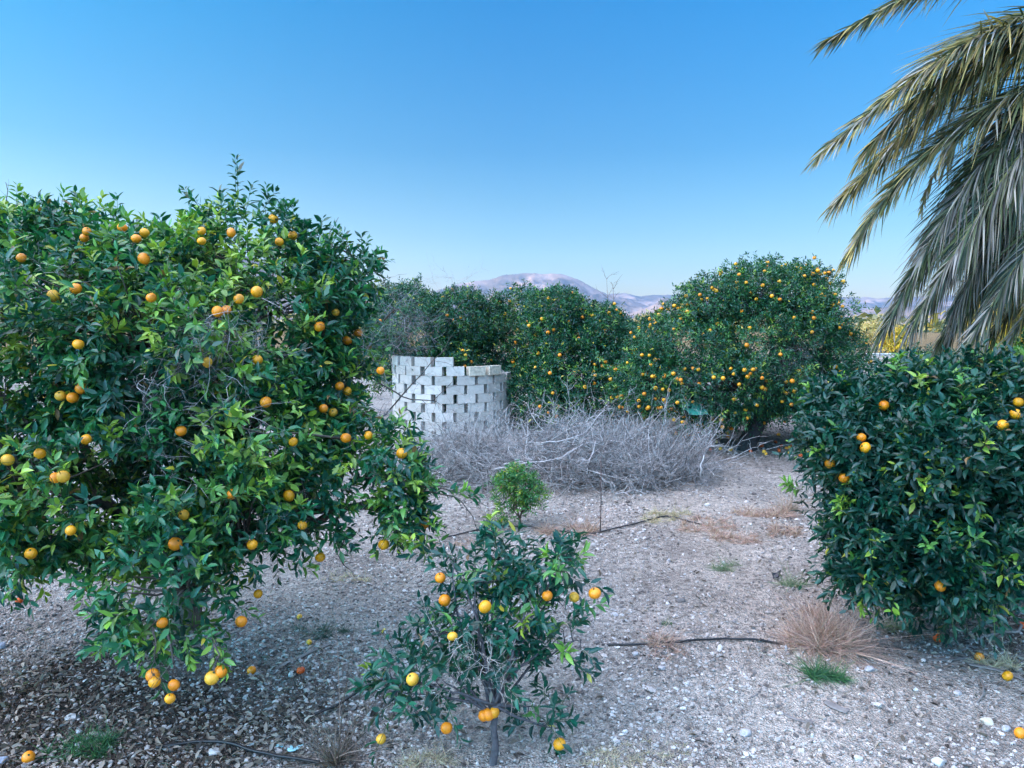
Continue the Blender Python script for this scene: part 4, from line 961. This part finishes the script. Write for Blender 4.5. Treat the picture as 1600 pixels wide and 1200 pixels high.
tuft(1130, 888, 70, 14, 260, GYG, "faint grey-green weeds in the middle of the gravel slope", "green_grass_tuft", "green grass", group=gt)
tuft(1400, 985, 45, 26, 260, GYG, "grey-green weed at the foot of the right bush", "green_grass_tuft", "green grass", group=gt)
tuft(770, 822, 34, 24, 260, GYG, "wispy grey-green weed left of the bright green sapling", "green_grass_tuft", "green grass", group=gt)
tuft(500, 990, 90, 22, 500, [(.06, .11, .09), (.09, .13, .1)], "dark wispy weeds above the grey plank", "green_grass_tuft", "green grass", group=gt, wid=.0014)
tuft(1230, 800, 22, 50, 160, [(.36, .27, .22)], "upright dry weed beside the yellowish shoot of the right bush", group=gt, lean=.3)
tuft(527, 1194, 20, 100, 170, [(.20, .15, .12), (.12, .09, .075)], "tall dead weed stalk left of the small orange tree", "dead_weed", "weed", lean=.25, group=gt, wid=.003)
# short stubble spread
x, y = scatter(7000, 3.3, 14); ok = noise(x*1.2, y*1.2, 0, 77) > .15; x, y = x[ok], y[ok]; n = len(x)
a = rng.uniform(0, 6.28, n); d = nrm(np.stack([np.cos(a), np.sin(a), np.full(n, .7)], -1)); L = rng.uniform(.015, .05, n)
b0 = np.stack([x, y, gh(x, y)], -1); B = nrm(np.cross(d, rand_dirs(n)))*.0012*np.maximum(1, y/6)[:, None]
VV = np.stack([b0-B, b0+B, b0+d*L[:, None]], 1); Fq = np.arange(n*3).reshape(n, 3)
cc = np.array(PINK+STRAW)[rng.integers(0, 8, n)]
tag(mesh_np("dry_grass", VV.reshape(-1, 3), [Fq], M_grass, None, (0, 0, 0), np.repeat(cc, 3, 0)), "sparse dry grass stubble on the soil", "grass", kind="stuff")

# ------------------------------------------------------------------ hoses, sticks, scraps
def ground_tube(pxs, r, m, name, label, cat, lift=.0, sides=8, noise_=.004, rise=None):
    p = np.array([gp(a, b) for a, b in pxs]); k = len(p); t = np.linspace(0, k-1, 14*k)
    # smooth through points
    q = np.stack([np.interp(t, range(k), p[:, i]) for i in range(3)], -1)
    for _ in range(12): q[1:-1] = (q[:-2]+q[2:]+q[1:-1]*2)/4
    q[:, 2] = gh(q[:, 0], q[:, 1])+r*.8+lift+ (0 if rise is None else rise*np.sin(np.linspace(0, math.pi, len(q)))) + noise_*noise(np.arange(len(q))*.15, 0, 0, 5)
    V, f = tubes(q[None], np.full((1, len(q)), r), sides)
    o = mesh_np(name, V, f, m, None, p[0]); tag(o, label, cat, "drip irrigation hoses" if "hose" in name else None); return o
ground_tube([(940, 1008), (990, 1010), (1070, 1006), (1130, 1001), (1190, 1004), (1225, 1008)], .009, M_hose, "irrigation_hose", "black drip hose running right from the small tree to the large pinkish clump", "hose", rise=.015)
ground_tube([(690, 842), (740, 830), (790, 822), (850, 827), (930, 836), (1000, 818), (1040, 812), (1100, 824)], .009, M_hose, "irrigation_hose", "black drip hose passing behind the small tree, by the bright green sapling", "hose", rise=.01)
ground_tube([(470, 1130), (530, 1110), (575, 1082), (600, 1068), (680, 1075)], .009, M_hose, "irrigation_hose", "black hose slanting up into the left side of the small orange tree", "hose", rise=.03, lift=.012)
ground_tube([(245, 1173), (300, 1167), (340, 1168), (400, 1184), (450, 1192), (500, 1198)], .010, M_hose, "irrigation_hose", "thick black hose arching along the bottom left edge", "hose", rise=.02, lift=.014)
def plank(px0, py0, px1, py1, wdt, th, label, m=M_wood, name="stick", cat="stick"):
    a, b = gp(px0, py0), gp(px1, py1); k = 12; t = np.linspace(0, 1, k)[:, None]; q = a*(1-t)+b*t
    d = nrm((b-a)[None])[0]; s = np.cross(d, [0, 0, 1.]); q = q+s*(.05*np.linalg.norm(b-a)*np.sin(t*math.pi)*rng.normal())
    q[:, 2] = gh(q[:, 0], q[:, 1])+th*.6
    prof = [(-.5, 0), (-.35, .4), (.3, .5), (.5, .05), (.3, -.4), (-.3, -.4)]
    w_ = wdt*(1-.25*np.abs(t[:, 0]*2-1)**3)*(1+.1*noise(t[:, 0]*8, px0, 0, 3))
    V = (q[:, None]+s[None, None]*np.array([c[0] for c in prof])[None, :, None]*w_[:, None, None]+np.array([0, 0, 1.])*np.array([c[1] for c in prof])[None, :, None]*th)
    idx = np.arange(k*6).reshape(k, 6); aa = idx[:-1]; bb_ = np.roll(aa, -1, 1); cc_ = idx[1:]; dd = np.roll(cc_, -1, 1)
    o = mesh_np(name, V.reshape(-1, 3), [np.stack([aa, bb_, dd, cc_], -1).reshape(-1, 4), idx[:1], idx[-1:, ::-1]], m, None, a, smooth=False); tag(o, label, cat, "sticks and wood on the ground"); return o
plank(425, 1051, 515, 1008, .035, .014, "long grey plank lying on soil left of the small tree")
plank(1290, 1098, 1325, 1114, .07, .012, "flat grey-brown wood chip right of the front gravel", name="wood_chip", cat="wood chip")
plank(1448, 1032, 1510, 1028, .045, .012, "grey flat stick under the edge of the right bush")
plank(1515, 1040, 1600, 1064, .05, .014, "long grey frond stalk lying between the fallen oranges at the right")
plank(1440, 1048, 1530, 1075, .018, .008, "thin grey stick left of the long frond stalk")
plank(1190, 1075, 1170, 1092, .01, .006, "short thin stick in the front gravel")
plank(1500, 1018, 1530, 1012, .04, .012, "dark short stick under the right bush")
plank(1218, 1112, 1262, 1130, .03, .008, "dark stick on the gravel below the slab")
plank(1190, 782, 1215, 790, .03, .012, "short dark stick on the path right of the brush pile")
plank(1320, 1158, 1400, 1200, .014, .007, "thin grey stick beside the squarish stone at the bottom")
ground_tube([(1505, 968), (1530, 980), (1565, 990), (1600, 986)], .010, M_wood, "dead_frond_stalk", "curved grey dead palm stalk at the foot of the right bush", "palm stalk", rise=.03)
ground_tube([(1525, 1000), (1560, 996), (1590, 1000), (1596, 985), (1580, 968)], .012, M_wood, "dead_frond_stalk", "hooked grey dead palm stalk right of the bush, at the picture edge", "palm stalk", rise=.05)
ground_tube([(1530, 1058), (1537, 1075), (1535, 1090), (1525, 1100)], .007, M_wood, "forked_stick", "small curved forked stick below the long frond stalk", "stick", rise=.01)
def scrap(px, py, wpx, label, m, name="plastic_scrap", cat="plastic scrap", curl=.12):
    p = gp(px, py); s = wpx/F*p[1]*.5; k = 9; u = np.linspace(-1, 1, k); U, W2 = np.meshgrid(u, u)
    r = 1+.3*noise(U*2, W2*2, 0, int(px)); Xs = U*s*r; Ys = W2*s*.7*r; Zs = s*curl*(1+noise(U*1.8+3, W2*1.8, 0, int(py)))
    V = np.stack([Xs, Ys, Zs], -1).reshape(-1, 3)+p; V[:, 2] += 0.004
    idx = np.arange(k*k).reshape(k, k); Fq = np.stack([idx[:-1, :-1], idx[:-1, 1:], idx[1:, 1:], idx[1:, :-1]], -1).reshape(-1, 4)
    o = mesh_np(name, V, [Fq], m, None, p); md = o.modifiers.new("th", 'SOLIDIFY'); md.thickness = .003; tag(o, label, cat, "litter scraps"); return o
scrap(439, 1166, 13, "small turquoise plastic scrap, left one of two above the lower left hose", M_scrap); scrap(461, 1171, 21, "larger turquoise plastic scrap, right one of two above the lower left hose", M_scrap, curl=.25); scrap(394, 1164, 13, "pale plastic scrap lying on the hose's upper side", simple("pale_scrap", (.5, .58, .6), .6))
scrap(1213, 905, 14, "small crumpled black plastic scrap beside the path", M_black, curl=1.0)
def tarp(px, py, Yd, wpx, hpx, m, label, seed):
    c = at(px, py, Yd); s = Yd/F; k = 22; u = np.linspace(-1, 1, k); U, W2 = np.meshgrid(u, u)
    zz = W2*hpx*s*.5; f_ = fbm(U*1.3, W2*1.3, 0, seed, 4)
    V = np.stack([c[0]+U*wpx*s*.5*(1+.4*f_), Yd+.35*W2+f_*.2, np.maximum(c[2]+zz*(1+.2*f_), gh(c[0], Yd)+.02)], -1).reshape(-1, 3)
    idx = np.arange(k*k).reshape(k, k); Fq = np.stack([idx[:-1, :-1], idx[:-1, 1:], idx[1:, 1:], idx[1:, :-1]], -1).reshape(-1, 4)
    o = mesh_np("plastic_sheet", V, [Fq], m, None, (c[0], Yd, float(gh(c[0], Yd)))); md = o.modifiers.new("th", 'SOLIDIFY'); md.thickness = .006; tag(o, label, "plastic sheet")
tarp(1096, 622, 13.9, 22, 9, M_tealA, "crumpled blue plastic sheet caught low in the big round orange tree", 3)
tarp(1085, 637, 13.2, 28, 14, M_tealB, "green plastic sheet lying below the blue one, behind the brush pile", 8)
# thin iron stake
sp = gp(938, 832); V, f = tubes(np.array([[sp-np.array([0, 0, .05]), sp+np.array([.004, 0, .4]), sp+np.array([-.003, 0, .92])]]), np.full((1, 3), .0065), 6)
o = mesh_np("garden_stake", V, f, M_iron, None, sp); tag(o, "very thin upright iron stake in front of the brush pile", "stake")
